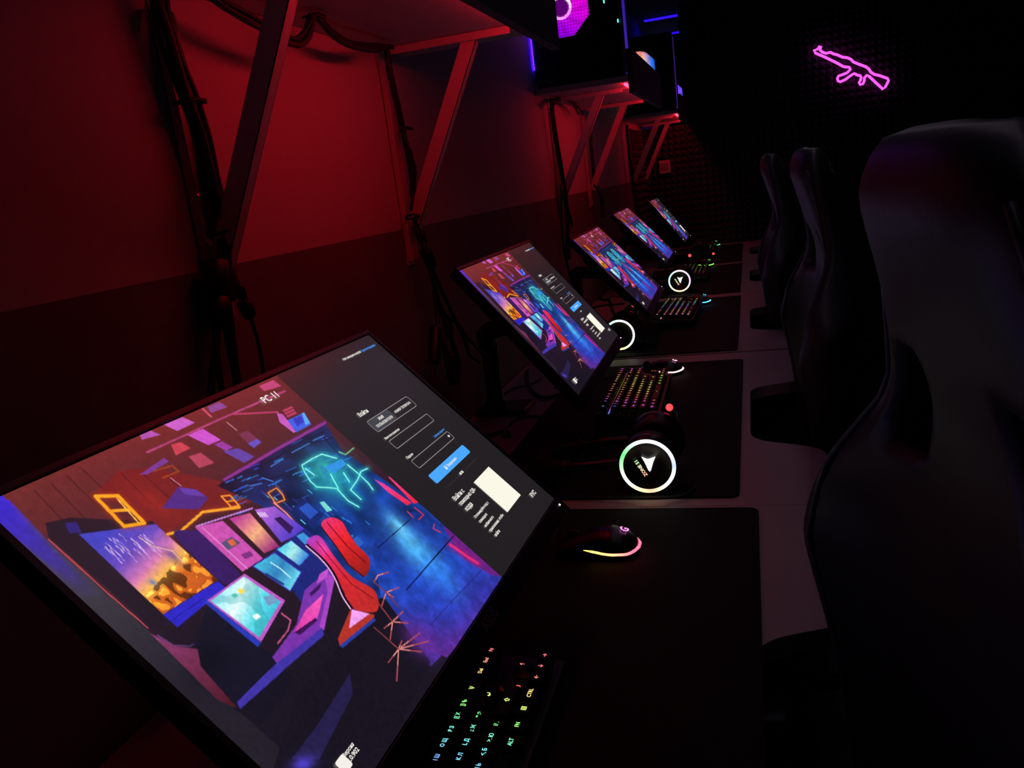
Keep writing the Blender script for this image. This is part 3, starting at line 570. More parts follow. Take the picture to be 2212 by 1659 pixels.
for i in range(5):
    Mx = mon_matrix(i); x, y, z, t_, yw = MON[i]; base = Vector((0.075, y+0.20, DT))
    t = thing('monitor', MNAME[i], 'monitor', base, 'row of monitors'); R = Matrix.Translation(-base) @ Mx
    chin, bz = 0.022, 0.007
    bm = bmesh.new()
    box(bm, (-MW/2-bz, -MH/2-chin, -0.018), (MW/2+bz, MH/2+bz, -0.0012), 0.003)
    box(bm, (-MW/2-bz, -MH/2-chin, -0.0014), (MW/2+bz, -MH/2-0.001, 0.0018), 0.0006); box(bm, (-MW/2-bz, MH/2+0.001, -0.0014), (MW/2+bz, MH/2+bz, 0.0018), 0.0006)
    box(bm, (-MW/2-bz, -MH/2-0.001, -0.0014), (-MW/2-0.001, MH/2+0.001, 0.0018), 0.0006); box(bm, (MW/2+0.001, -MH/2-0.001, -0.0014), (MW/2+bz, MH/2+0.001, 0.0018), 0.0006)
    h = obj('housing', bm, M_BEZEL, t); h.matrix_local = R
    bm = bmesh.new(); box(bm, (-0.17, -0.10, -0.045), (0.17, 0.10, -0.0185), 0.014, seg=3); h2 = obj('back_cover', bm, M_BEZEL, t); h2.matrix_local = R
    s = obj('screen', PIC1 if i in (0, 1, 4) else PIC2, None, t); s.matrix_local = R
    (me, xa, xb, ya, yb) = text_mesh('ASUS', True); me = me.copy(); me.materials.clear(); me.materials.append(M_LOGO)
    o = obj('logo', me, None, h); k = 0.034/(xb-xa); o.scale = (k, k, 1); o.location = (-0.017, -MH/2-0.016, 0.0021)
    o = obj('power_light', nbox((MW/2-0.006, -MH/2-0.010, 0.0018), (MW/2-0.004, -MH/2-0.008, 0.0024)), M_WLED, h)
    zz = 0.0004
    if i in (0, 1, 4):
        o = obj('login_panel', flat_poly([(PANEL_X, -MH/2), (MW/2, -MH/2), (MW/2, MH/2), (PANEL_X, MH/2)], zz), M_PANEL, s)
        z2, z3 = zz*2, zz*3
        B = rect_px((789, 912), (877.4, 856.6), (901, 877), (816, 935.5)); xm = B[0][0]*.55+B[1][0]*.45
        obj('tab_outline', frame_poly(round_poly(B, .004, 3), .0008, z2), M_LINE, s)
        obj('selected_tab', rrect([(B[0][0]+.001, B[0][1]+.001), (xm+.004, B[0][1]+.001), (xm+.004, B[2][1]-.001), (B[0][0]+.001, B[2][1]-.001)], .004, z2), M_TAB, s)
        for q in (((837.6, 954), (921, 894), (938, 909.4), (857, 971)), ((886, 996.7), (965, 932), (982, 947), (905, 1013))): obj('input_field', frame_poly(round_poly(rect_px(*q), .0025, 3), .0008, z2), M_LINE, s)
        Bb = rect_px((923.7, 1029), (998, 961), (1015, 977), (944, 1046.6)); obj('button', rrect(Bb, .0025, z2), M_BTN, s)
        obj('qr_card', flat_poly(rect_px((1022.6, 1042.7), (1054.5, 1009), (1124, 1070), (1095.5, 1108)), z2), M_CREAM, s)
        a, b = m1_local(962, 1057), m1_local(1029, 992); yr = (a[1]+b[1])/2; bm = bmesh.new()
        for q0, q1 in ((a[0], a[0]*.6+b[0]*.4), (a[0]*.4+b[0]*.6, b[0])): bm.faces.new([bm.verts.new(v) for v in ((q0, yr, z2), (q1, yr, z2), (q1, yr+.0006, z2), (q0, yr+.0006, z2))])
        obj('divider', bm, M_DIM, s)
        e = m1_local(968.6, 942.7); bm = bmesh.new(); lathe(bm, [(.0016, 0), (.0016, .0001)], 12, Matrix.Translation((e[0], e[1], z2))); obj('eye_icon', bm, M_WHITE, s)
        e = m1_local(962, 1012); bm = bmesh.new(); box(bm, (e[0]-.0016, e[1]-.0022, z3), (e[0]+.0016, e[1]+.0006, z3+.0001)); box(bm, (e[0]-.0012, e[1]+.0006, z3), (e[0]-.0006, e[1]+.0026, z3+.0001)); box(bm, (e[0]+.0006, e[1]+.0006, z3), (e[0]+.0012, e[1]+.0026, z3+.0001)); box(bm, (e[0]-.0012, e[1]+.0022, z3), (e[0]+.0012, e[1]+.0028, z3+.0001)); obj('lock_icon', bm, M_WHITE, s)
        for body, a, b, m in (('Войти', (777, 902), (796, 891), M_WHITE), ('ИМЯ', (819, 909), (829.5, 903), M_WHITE), ('ПОЛЬЗОВАТЕЛЯ', (815, 925), (849, 903.6), M_WHITE), ('НОМЕР ТЕЛЕФОНА', (853.5, 893.5), (887.5, 872.5), M_WHITE),
            ('Имя пользователя', (832, 951), (863, 930), M_WHITE), ('Забыли пароль?', (938, 946), (961, 930), M_LINK), ('Пароль', (879.6, 993), (893, 983), M_WHITE), ('Продолжить', (967, 1010), (986.6, 992), M_WHITE), ('или', (994, 1027), (1001, 1021.5), M_WHITE),
            ('Войти с', (983, 1083.4), (1002.7, 1063), M_WHITE), ('помощью QR-', (996, 1094.5), (1026.5, 1058.4), M_WHITE), ('кода', (1008.7, 1105.6), (1021, 1092), M_WHITE), ('Отсканируйте код с', (1026, 1121), (1055, 1088), M_WHITE), ('помощью', (1037, 1131), (1052, 1113), M_WHITE),
            ('мобильного', (1048.5, 1141), (1065.6, 1118.6), M_WHITE), ('приложения, чтобы', (1059, 1151), (1087, 1114.4), M_WHITE), ('войти', (1071, 1161), (1079, 1149), M_WHITE), ('РУС', (1150, 1076), (1158, 1066), M_WHITE),
            ('Нет аккаунта клуба?', (742, 780), (780, 762.5), M_WHITE), ('Зарегистрируйся', (781, 761.5), (811, 748), M_LINK)): lettering(body, a, b, m, s, z3)
    lettering('PC %d' % (11, 12, 13, 14, 15)[i] if i == 0 else 'PC', (572, 873), (603, 858) if i == 0 else (592, 863.5), M_WHITE, s, zz*3)
    lettering('Версия', (741.6, 1637.6), (765, 1612), M_WHITE, s, zz*3); lettering('2.0.902', (752, 1650), (776, 1623), M_WHITE, s, zz*3)
    e = m1_local(741, 1652); obj('app_icon', rrect([(e[0]-.005, e[1]-.005), (e[0]+.005, e[1]-.005), (e[0]+.005, e[1]+.005), (e[0]-.005, e[1]+.005)], .002, zz*3), M_WHITE, s)
    # arm: clamp plate, pole, elbow, link, head
    bm = bmesh.new(); box(bm, (-0.065, -0.05, 0.0005), (0.06, 0.05, 0.012), 0.004); obj('base_plate', bm, M_ARM, t)
    bm = bmesh.new(); lathe(bm, [(0.024, 0.012), (0.024, 0.03), (0.019, 0.034), (0.019, 0.20), (0.014, 0.205)], 20, Matrix.Translation((-0.018, -0.02, 0))); obj('pole', bm, M_ARM, t, True)
    back = R @ Vector((0.0, 0.0, -0.046)); p0 = Vector((-0.018, -0.02, 0.165)); pm = Vector((0.0, -0.075, 0.20)); bm = bmesh.new()
    tube(bm, catmull([p0, pm, (pm+back)/2 + Vector((-.012, 0, 0.006)), back], 5), lambda s_: 0.024-0.006*s_, 10); obj('arm', bm, M_ARM, t, True)
    bm = bmesh.new(); lathe(bm, [(0.03, 0), (0.03, 0.012), (0.02, 0.016)], 20, R @ Matrix.Translation((0, 0, -0.0455)) @ Matrix.Rotation(math.pi, 4, 'X')); obj('mounting_head', bm, M_ARM, t)
    for cz in (0.06, 0.125):
        bm = bmesh.new(); tube(bm, [Vector((-0.018, -0.02, cz)) + Vector((.021*math.cos(a), .021*math.sin(a), .004*math.cos(a))) for a in np.linspace(-1.2, 1.9, 10)], 0.0028, 6); obj('cable_clip', bm, M_ARM, t, True)

# ------------------------------------------------------------------ copying a thing with its parts
def copy_tree(o, parent=None):
    c = o.copy(); COL.objects.link(c); c.parent = parent
    for ch in list(o.children): copy_tree(ch, c)
    return c

# ------------------------------------------------------------------ keyboards
U = 0.01905
M_KEY = mat('black_keycap', (13, 13, 14), 0.45); M_KCASE = mat('black_keyboard_case', (12, 12, 13), 0.4)
M_LEG = mat_objcol('backlit_legend', 1.25); M_KGLOW = mat_attr('keyboard_backlight', 1.0)
M_PRINT = mat('faint_print', (74, 52, 50), 0.5)
ROWS = [
    [('Esc', 1, 0), ('F1', 1, 2), ('F2', 1, 3), ('F3', 1, 4), ('F4', 1, 5), ('F5', 1, 6.5), ('F6', 1, 7.5), ('F7', 1, 8.5), ('F8', 1, 9.5), ('F9', 1, 11), ('F10', 1, 12), ('F11', 1, 13), ('F12', 1, 14), ('Prt', 1, 15.25), ('Scr', 1, 16.25), ('Pau', 1, 17.25)],
    [('`~Ё', 1, 0), ('1!', 1, 1), ('2@', 1, 2), ('3#', 1, 3), ('4$', 1, 4), ('5%', 1, 5), ('6^', 1, 6), ('7&', 1, 7), ('8*', 1, 8), ('9(', 1, 9), ('0)', 1, 10), ('- _', 1, 11), ('+=', 1, 12), ('←', 2, 13), ('Ins', 1, 15.25), ('Home', 1, 16.25), ('PU', 1, 17.25)],
    [('Tab', 1.5, 0)] + [(a, 1, 1.5+i) for i, a in enumerate(['Q Й', 'W Ц', 'E У', 'R К', 'T Е', 'Y Н', 'U Г', 'I Ш', 'O Щ', 'P З', '[{ Х', ']} Ъ'])] + [('\\|/', 1.5, 13.5), ('Del', 1, 15.25), ('End', 1, 16.25), ('Pd', 1, 17.25)],
    [('Caps', 1.75, 0)] + [(a, 1, 1.75+i) for i, a in enumerate(['A Ф', 'S Ы', 'D В', 'F А', 'G П', 'H Р', 'J О', 'K Л', 'L Д', ';: Ж', "'\" Э"])] + [('↵', 2.25, 12.75)],
    [('Shift', 2.25, 0)] + [(a, 1, 2.25+i) for i, a in enumerate(['Z Я', 'X Ч', 'C С', 'V М', 'B И', 'N Т', 'M Ь', '<, Б', '>. Ю', '?/ .'])] + [('⇧', 2.75, 12.25), ('↑', 1, 16.25)],
    [('CTRL', 1.25, 0), ('⊞', 1.25, 1.25), ('ALT', 1.25, 2.5), ('—', 6.25, 3.75), ('ALT', 1.25, 10), ('FN', 1.25, 11.25), ('▤', 1.25, 12.5), ('CTRL', 1.25, 13.75), ('←', 1, 15.25), ('↓', 1, 16.25), ('→', 1, 17.25)]]
CAPS = {}
def cap_mesh(wu):
    if wu in CAPS: return CAPS[wu]
    w_ = wu*U/2-0.0006; h_ = U/2-0.0006; bm = bmesh.new(); tx, ty = w_-0.0028, h_-0.0028
    lv = [[bm.verts.new((sx*x, sy*y + oy, z)) for sx, sy in ((-1, -1), (1, -1), (1, 1), (-1, 1))] for x, y, z, oy in ((w_, h_, 0.0, 0), (w_-.0006, h_-.0006, 0.0025, 0), (tx+.0006, ty+.0006, 0.0092, .0004), (tx, ty, 0.0098, .0004))]
    for A, B in zip(lv, lv[1:]):
        for k in range(4): bm.faces.new((A[k], A[(k+1) % 4], B[(k+1) % 4], B[k]))
    bm.faces.new(lv[-1]); bm.faces.new(lv[0][::-1])
    me = bpy.data.meshes.new('keycap'); bmesh.ops.recalc_face_normals(bm, faces=bm.faces); bm.to_mesh(me); bm.free(); me.materials.append(M_KEY); CAPS[wu] = me; return me
TOPZ = 0.030                                      # height of a cap's base above the case bottom is TOPZ-0.0098
def make_keyboard():
    t = thing('keyboard', 'keyboard', 'keyboard', (0, 0, 0), 'backlit keyboards')
    L, B0, B1 = 18.25*U, 0.5*U+0.006, 5.75*U+0.008
    bm = bmesh.new(); box(bm, (-0.007, -B1, 0), (L+0.007, B0, 0.016), 0.003); 
    case = obj('case', bm, M_KCASE, t)
    for fx in (0.03, L-0.03): obj('foot', nbox((fx-.012, B0-0.014, -0.0105), (fx+.012, B0-0.006, 0.001)), M_KCASE, t)
    for r, row in enumerate(ROWS):
        ky = -(r*U + (.25*U if r else 0))
        for (s_, wu, c) in row:
            k = obj('keycap', cap_mesh(wu), None, t, loc=((c+wu/2)*U, ky, TOPZ-0.0098))
            (me, xa, xb, ya, yb) = text_mesh(s_, True)
            if not me.materials: me.materials.append(M_LEG)
            big = len(s_) == 1; sc = min(0.0066 if big else 0.0056, (wu*U-0.0062)/(xb-xa))
            l = obj('legend', me, None, k, loc=(-(xa+xb)/2*sc, -(ya+yb)/2*sc+.0004, 0.0100)); l.scale = (sc, sc, 1)
    # strip of light in the gap below the function row, and along the front edge
    n = 60; bm = bmesh.new(); yk = -0.625*U
    for y0, y1, z in ((yk-.0016, yk+.0016, 0.0168),):
        a = [bm.verts.new((L*i/n, y0, z)) for i in range(n+1)]; b = [bm.verts.new((L*i/n, y1, z)) for i in range(n+1)]
        for i in range(n): bm.faces.new((a[i], a[i+1], b[i+1], b[i]))
    obj('backlight', bm, M_KGLOW, t)
    (me, xa, xb, ya, yb) = text_mesh('ZONE 51', True); me = me.copy(); me.materials.clear(); me.materials.append(M_PRINT); sc = 0.046/(xb-xa)
    o = obj('brand_print', me, None, case, loc=(15.35*U, -3.45*U, 0.0163)); o.scale = (sc, sc, 1)
    bm = bmesh.new(); box(bm, (15.3*U, -4.35*U, 0.0162), (15.75*U, -4.15*U, 0.0185)); o = obj('indicator', bm, mat('red_indicator', (20, 5, 5), 0.5, emit=(255, 96, 60), power=1.6), t)
    return t
def rainbow1(c, r):
    h = (18-c)*.075 - r*.03; return hsv(min(.64, max(0.0, h)), .78)
def rainbow2(c, r):
    x = c/18.25; h = np.interp(x, [0, .1, .25, .5, .75, .9, 1], [.60, .72, .93, 1.08, 1.12, .98, .72]); return hsv(h + r*.035, .85)
def rainbow3(c, r):
    if c < 1.3: return tuple(2.6*q for q in hsv(.93, .6))
    x = c/18.25; h = np.interp(x, [0, .12, .25, .45, .7, 1], [.90, .95, 1.02, .62-.0+.0, .40, .08]) if x > .3 else np.interp(x, [0, .12, .3], [.88, .97, 1.08]); return hsv(h + r*.02, .8)
def rainbow4(c, r): return hsv(.33 + (c > 9)*.0 + (.65 if c < 4 else 0), .8)
kb0 = make_keyboard()
KB = [(0.3318, 0.393, -0.0075, rainbow1, 1.0, 'near keyboard with rainbow legends, half under the PC 11 screen'), (0.340, 1.632, -0.02, rainbow2, .75, 'keyboard glowing orange and pink behind the big rainbow ring headset'),
      (0.340, 2.715, 0.03, rainbow3, .8, 'keyboard with bright pink left ends on the third desk'), (0.335, 3.775, 0.0, rainbow4, .22, 'dim keyboard behind the small rainbow ring headset'), (0.335, 4.82, 0.0, rainbow4, .18, 'dim keyboard on the farthest desk')]
KEYMETA = [(c+wu/2, r) for r, row in enumerate(ROWS) for (_, wu, c) in row]
for i, (x0, y0, yw, cf, pw, lab) in enumerate(KB):
    t = kb0 if i == 0 else copy_tree(kb0)
    t['label'] = lab; t.rotation_euler = (0.07, 0, math.pi/2-yw)
    t.location = (x0, y0, DT + 0.0035 + 0.0475 - TOPZ)
    caps = [c for c in t.children if c.name.startswith('keycap')]
    for k, (c, r) in zip(sorted(caps, key=lambda o: (round(-o.location.y, 4), o.location.x)), sorted(KEYMETA, key=lambda m: (m[1], m[0]))):
        q = cf(c, r); k.children[0].color = tuple(pw*float(t_) for t_ in q) + (1,)
    bl = [c for c in t.children if c.name.startswith('backlight')][0]
    if i: bl.data = bl.data.copy(); bl.data.color_attributes.remove(bl.data.color_attributes['Col'])
    g = (.10, .8, .35, .05, .04)[i]; colour_by(bl, lambda v: tuple(g*float(t_) for t_ in cf(v.x/U, 1)))

# ------------------------------------------------------------------ mice
M_MOUSE = mat('black_mouse_shell', (14, 13, 14), 0.32); M_MGLOW = mat_attr('mouse_light', 2.6); M_RUB = mat('black_rubber', (12, 12, 12), 0.7)
def mouse(label, x, y, yaw, c0, c1, cl, cable):
    t = thing('mouse', label, 'mouse', (x, y, DT+0.0035), 'lit gaming mice'); t.rotation_euler = (0, 0, yaw)
    def wdt(u): return np.interp(u, [-1, -.9, -.5, 0, .4, .8, .95, 1], [.020, .027, .0295, .0285, .0315, .027, .016, .004])
    def hgt(u): return np.interp(u, [-1, -.9, -.5, 0, .35, .7, .92, 1], [.012, .018, .028, .036, .0375, .031, .018, .009])
    n, m = 26, 15; bm = bmesh.new(); g = []
    def pt(u, a): return Vector((u*.058, wdt(u)*math.copysign(abs(math.sin(a))**.85, math.sin(a)), .003 + (hgt(u)-.003)*max(0, math.cos(a))**.8))
    for i in range(n):
        u = -1+2*i/(n-1); g.append([bm.verts.new(pt(u, -math.pi/2+math.pi*j/(m-1))) for j in range(m)])
    for i in range(n-1):
        for j in range(m-1): bm.faces.new((g[i][j], g[i+1][j], g[i+1][j+1], g[i][j+1]))
        bm.faces.new((g[i][0], g[i][m-1], g[i+1][m-1], g[i+1][0]))
    bm.faces.new(g[0]); bm.faces.new(g[-1][::-1])
    obj('shell', bm, M_MOUSE, t, True)
    bm = bmesh.new(); P = []
    us = list(np.linspace(-.42, .985, 18))
    for sgn, seq in ((-1, us), (1, us[::-1])):
        for u in seq:
            zz = np.interp(u, [-.42, .2, .7, 1], [.0165, .0110, .0095, .0115]); ww = wdt(u)*math.sqrt(max(0, 1-(zz-.003)/(max(hgt(u), .012)+.004)))**.6
            P.append(Vector((u*.058+.0003, sgn*(ww+.0006), zz)))
    tube(bm, P, lambda s_: .0021*min(1, .25+6*min(s_, 1-s_)), 8); o = obj('rim_light', bm, M_MGLOW, t, True); colour_by(o, lambda v: mixc(c0, c1, (v.x+.01)/.06))
    (me, xa, xb, ya, yb) = text_mesh('G', True); me = me.copy(); me.materials.clear(); sc = .0125/(yb-ya)
    o = obj('logo', me, M_MGLOW, t); set_cols(me, np.array([cl]*len(me.vertices)))
    nrm = Vector((.36, 0, 1)).normalized(); X = Vector((0, 1, 0)); Y = nrm.cross(X)
    Mt = Matrix([[X[k], Y[k], nrm[k], 0] for k in range(3)] + [[0, 0, 0, 1]]); o.matrix_local = Matrix.Translation((.0385, 0, .0345)) @ Mt @ Matrix.Scale(sc, 4) @ Matrix.Translation((-(xa+xb)/2, -(ya+yb)/2, 0))
    bm = bmesh.new(); lathe(bm, [(.009, -.003), (.0105, -.002), (.0105, .002), (.009, .003)], 18, Matrix.Translation((-.034, 0, .0235)) @ Matrix.Rotation(math.pi/2, 4, 'X')); obj('scroll_wheel', bm, M_RUB, t, True)
    bm = bmesh.new()
    for i in range(8):
        u0, u1 = -.97+i*.09, -.97+(i+1)*.09; vs = [bm.verts.new((u*.058, s_*.0007, .0005+pt(u, 0).z)) for u, s_ in ((u0, -1), (u1, -1), (u1, 1), (u0, 1))]; bm.faces.new(vs)
    obj('button_gap', bm, M_RUB, t)
    bm = bmesh.new(); loc = Matrix.Translation(t.location) @ Matrix.Rotation(yaw, 4, 'Z'); inv = loc.inverted()
    tube(bm, catmull([Vector((-.057, 0, .008))] + [inv @ Vector(p) for p in cable], 8), .0018, 6); obj('cord', bm, M_RUB, t, True)
    return t
def W3(*c): return tuple(float(q) for q in lin(c))
mouse('black mouse with a yellow to pink rim light, on the nearest mat', .428, 1.056, 0.0, W3(255, 220, 90), W3(255, 90, 120), W3(255, 120, 220), [(.33, 1.07, DT+.006), (.25, 1.09, DT+.006), (.15, 1.12, DT+.006)])
mouse('black mouse with a pink and white rim light beside the second keyboard', .412, 2.092, -.12, W3(255, 110, 110), W3(255, 190, 195), W3(255, 180, 220), [(.31, 2.085, DT+.006), (.24, 2.05, DT+.006), (.15, 2.0, DT+.004)])
mouse('black mouse glowing pale blue on the third desk', .434, 3.165, -.10, W3(30, 80, 255), W3(90, 190, 255), W3(80, 210, 250), [(.33, 3.18, DT+.006), (.2, 3.2, DT+.005)])
mouse('black mouse glowing plain green on the fourth desk', .400, 4.34, -.06, W3(120, 240, 60), W3(120, 245, 70), W3(130, 240, 90), [(.30, 4.34, DT+.006), (.2, 4.3, DT+.005)])
mouse('black mouse glowing cyan and green on the farthest desk', .398, 5.36, -.06, W3(40, 220, 220), W3(90, 240, 120), W3(90, 245, 130), [(.30, 5.36, DT+.006), (.2, 5.3, DT+.005)])

# ------------------------------------------------------------------ headsets
M_HS = mat('black_headset_plastic', (13, 12, 13), 0.35); M_PAD = mat('black_leatherette', (14, 13, 14), 0.5, bump=0.2, scale=200)
M_RING = mat_attr('headset_ring_light', 1.5); M_HLOGO = mat_attr('headset_logo_light', 1.6); M_MIC = mat('red_mic_light', (30, 5, 5), 0.4, emit=(255, 60, 60), power=2.2)
def headset(label, x, y, z, ringf, logo_on, mic, lit=True, yaw=0.0):
    base = Vector((x, y, DT+0.0035)); t = thing('headset', label, 'headset', base, 'gaming headsets'); zc = z - (DT+0.0035)
    gap = 0.15
    def side(yy, facing):                          # facing -1: outer face towards -y
        return Matrix.Translation((0, yy, zc)) @ Matrix.Rotation(yaw, 4, 'Z') @ Matrix.Rotation(math.pi/2 if facing < 0 else -math.pi/2, 4, 'X')
    for yy, fc in ((0, -1), (gap, 1)):
        Mx = side(yy, fc); bm = bmesh.new(); lathe(bm, [(.030, -.030), (.046, -.028), (.0495, -.018), (.0495, -.006), (.0465, -.0005), (.0375, .0005), (.037, -.0015), (.001, -.0015)], 40, Mx); sh = obj('ear_cup', bm, M_HS, t, True)
        bm = bmesh.new(); tube(bm, [Mx @ Vector((.034*math.cos(a), .0365*math.sin(a), -.038)) for a in np.linspace(0, 2*math.pi, 28, endpoint=False)], .011, 8, closed=True); obj('ear_cushion', bm, M_PAD, t, True)
        bm = bmesh.new(); tube(bm, [Mx @ Vector((.0420*math.cos(a), .0420*math.sin(a), .0008)) for a in np.linspace(0, 2*math.pi, 48, endpoint=False)], .0031, 8, closed=True)
        o = obj('ring_light', bm, M_RING if lit else M_HS, t, True); cen = Mx @ Vector((0, 0, 0))
        if lit: colour_by(o, lambda v: ringf(math.atan2(v.z-cen.z, v.x-cen.x)))
        if logo_on and fc < 0:
            dirx, upx = Vector((-.50, .866)), Vector((-.866, -.50))
            T = [(-.010, .0125), (-.0015, .0085), (.0015, .0085), (.0125, .0120), (.008, .0025), (.0035, -.0105), (.0015, -.0135), (-.001, -.0100), (-.005, .0015)]
            bm = bmesh.new(); bm.faces.new([bm.verts.new(Mx @ Vector((px+.0015, py+.004, .0006))) for px, py in T]); o = obj('triangle_logo', bm, M_HLOGO, sh); colour_by(o, lambda v: (.95, .95, .9))
            (me, xa, xb, ya, yb) = text_mesh('ZONE 51', True); me = me.copy(); me.materials.clear(); sc = .030/(xb-xa)
            for v in me.vertices:
                a, b = (v.co.x-(xa+xb)/2)*sc, (v.co.y-(ya+yb)/2)*sc; q = dirx*a + upx*b + Vector((-.0105, -.0035)); v.co = Mx @ Vector((q.x, q.y, .0006))
            o = obj('logo_lettering', me, M_HLOGO, sh); colour_by(o, lambda v: mixc((1, .35, .25), (.5, 1, .5), (v.z-zc+.018)/.03))
    arc = [Vector((-.012-.185*math.sin(a)**.8, gap/2-.002-(gap/2-.022+.035*math.sin(a))*math.cos(a), zc+.004-.012*math.sin(a))) for a in np.linspace(.06, math.pi-.06, 26)]
    bm = bmesh.new(); tube(bm, arc, lambda s_: .0065+.004*math.sin(math.pi*s_), 8); obj('headband', bm, M_HS, t, True)
    bm = bmesh.new(); tube(bm, [p+Vector((.012*math.sin(math.pi*i/25), 0, 0)) for i, p in enumerate(arc)][5:-5], .012, 8); obj('headband_pad', bm, M_PAD, t, True)
    mt = Vector(mic)-base; p0 = Vector((.02, gap+.004, zc-.01)); bm = bmesh.new(); tube(bm, catmull([p0, p0.lerp(mt, .5)+Vector((.015, .012, .012)), mt], 6), .0028, 6); mb = obj('microphone_boom', bm, M_HS, t, True)
    bm = bmesh.new(); bmesh.ops.create_uvsphere(bm, u_segments=14, v_segments=8, radius=.0066, matrix=Matrix.Translation(mt)); obj('microphone_light', bm, M_MIC, mb, True)
    e = Vector((x, y, 0)); bm = bmesh.new(); tube(bm, catmull([Vector((.03, .01, zc-.045)), Vector((.07, .03, .004-.0005)), Vector((.04, -.02, .004)), Vector((-.08, -.015, .004)), Vector((-.2, .01, .004)), Vector((-.3, .05, .004))], 8), .002, 6); obj('cord', bm, M_RUB, t, True)
    return t
def wheel(stops):
    A = [s[0] for s in stops]
    def f(a):
        a = math.degrees(a) % 360; return tuple(float(np.interp(a, A, [s[1][k] for s in stops])) for k in range(3))
    return f
WH = (1., .95, 1.)
headset('headset with a big rainbow ring and ZONE 51 logo on the second mat', .476, 1.264, DT+.0535, wheel([(0, (.45, .55, 1.)), (40, (.75, .75, 1.)), (85, (.85, .8, 1.)), (120, (.6, .9, .65)), (150, (.12, .9, .2)), (180, (.45, .95, .45)), (210, (.95, .9, .8)), (250, (1., .75, .4)), (275, (1., .5, .3)), (300, (1., .75, .55)), (330, (.9, .9, 1.)), (360, (.45, .55, 1.))]), True, ony(1446, 880, 1.44))
headset('headset with a white and yellow ring partly behind the second monitor', .268, 2.385, DT+.056, wheel([(0, (1., .8, .95)), (60, (1., .9, 1.)), (110, (.6, .95, 1.)), (180, (.3, .8, 1.)), (230, (1., 1., .3)), (290, (.95, 1., .45)), (330, (1., .95, .85)), (360, (1., .8, .95))]), False, ony(1369, 659, 2.54))
headset('headset with a small rainbow ring and bright triangle on the fourth desk', .358, 3.47, DT+.0565, wheel([(0, (1., .5, 1.)), (60, (1., .7, 1.)), (110, (.8, .85, 1.)), (150, (.4, .95, .9)), (190, (.6, 1., .95)), (240, (1., .95, .5)), (290, (1., .9, .55)), (330, (1., .7, .8)), (360, (1., .5, 1.))]), True, ony(1490, 552, 3.60))
headset('unlit headset with a red microphone tip on the farthest desk', .38, 4.50, DT+.0565, None, False, ony(1541, 548, 4.62), lit=False)

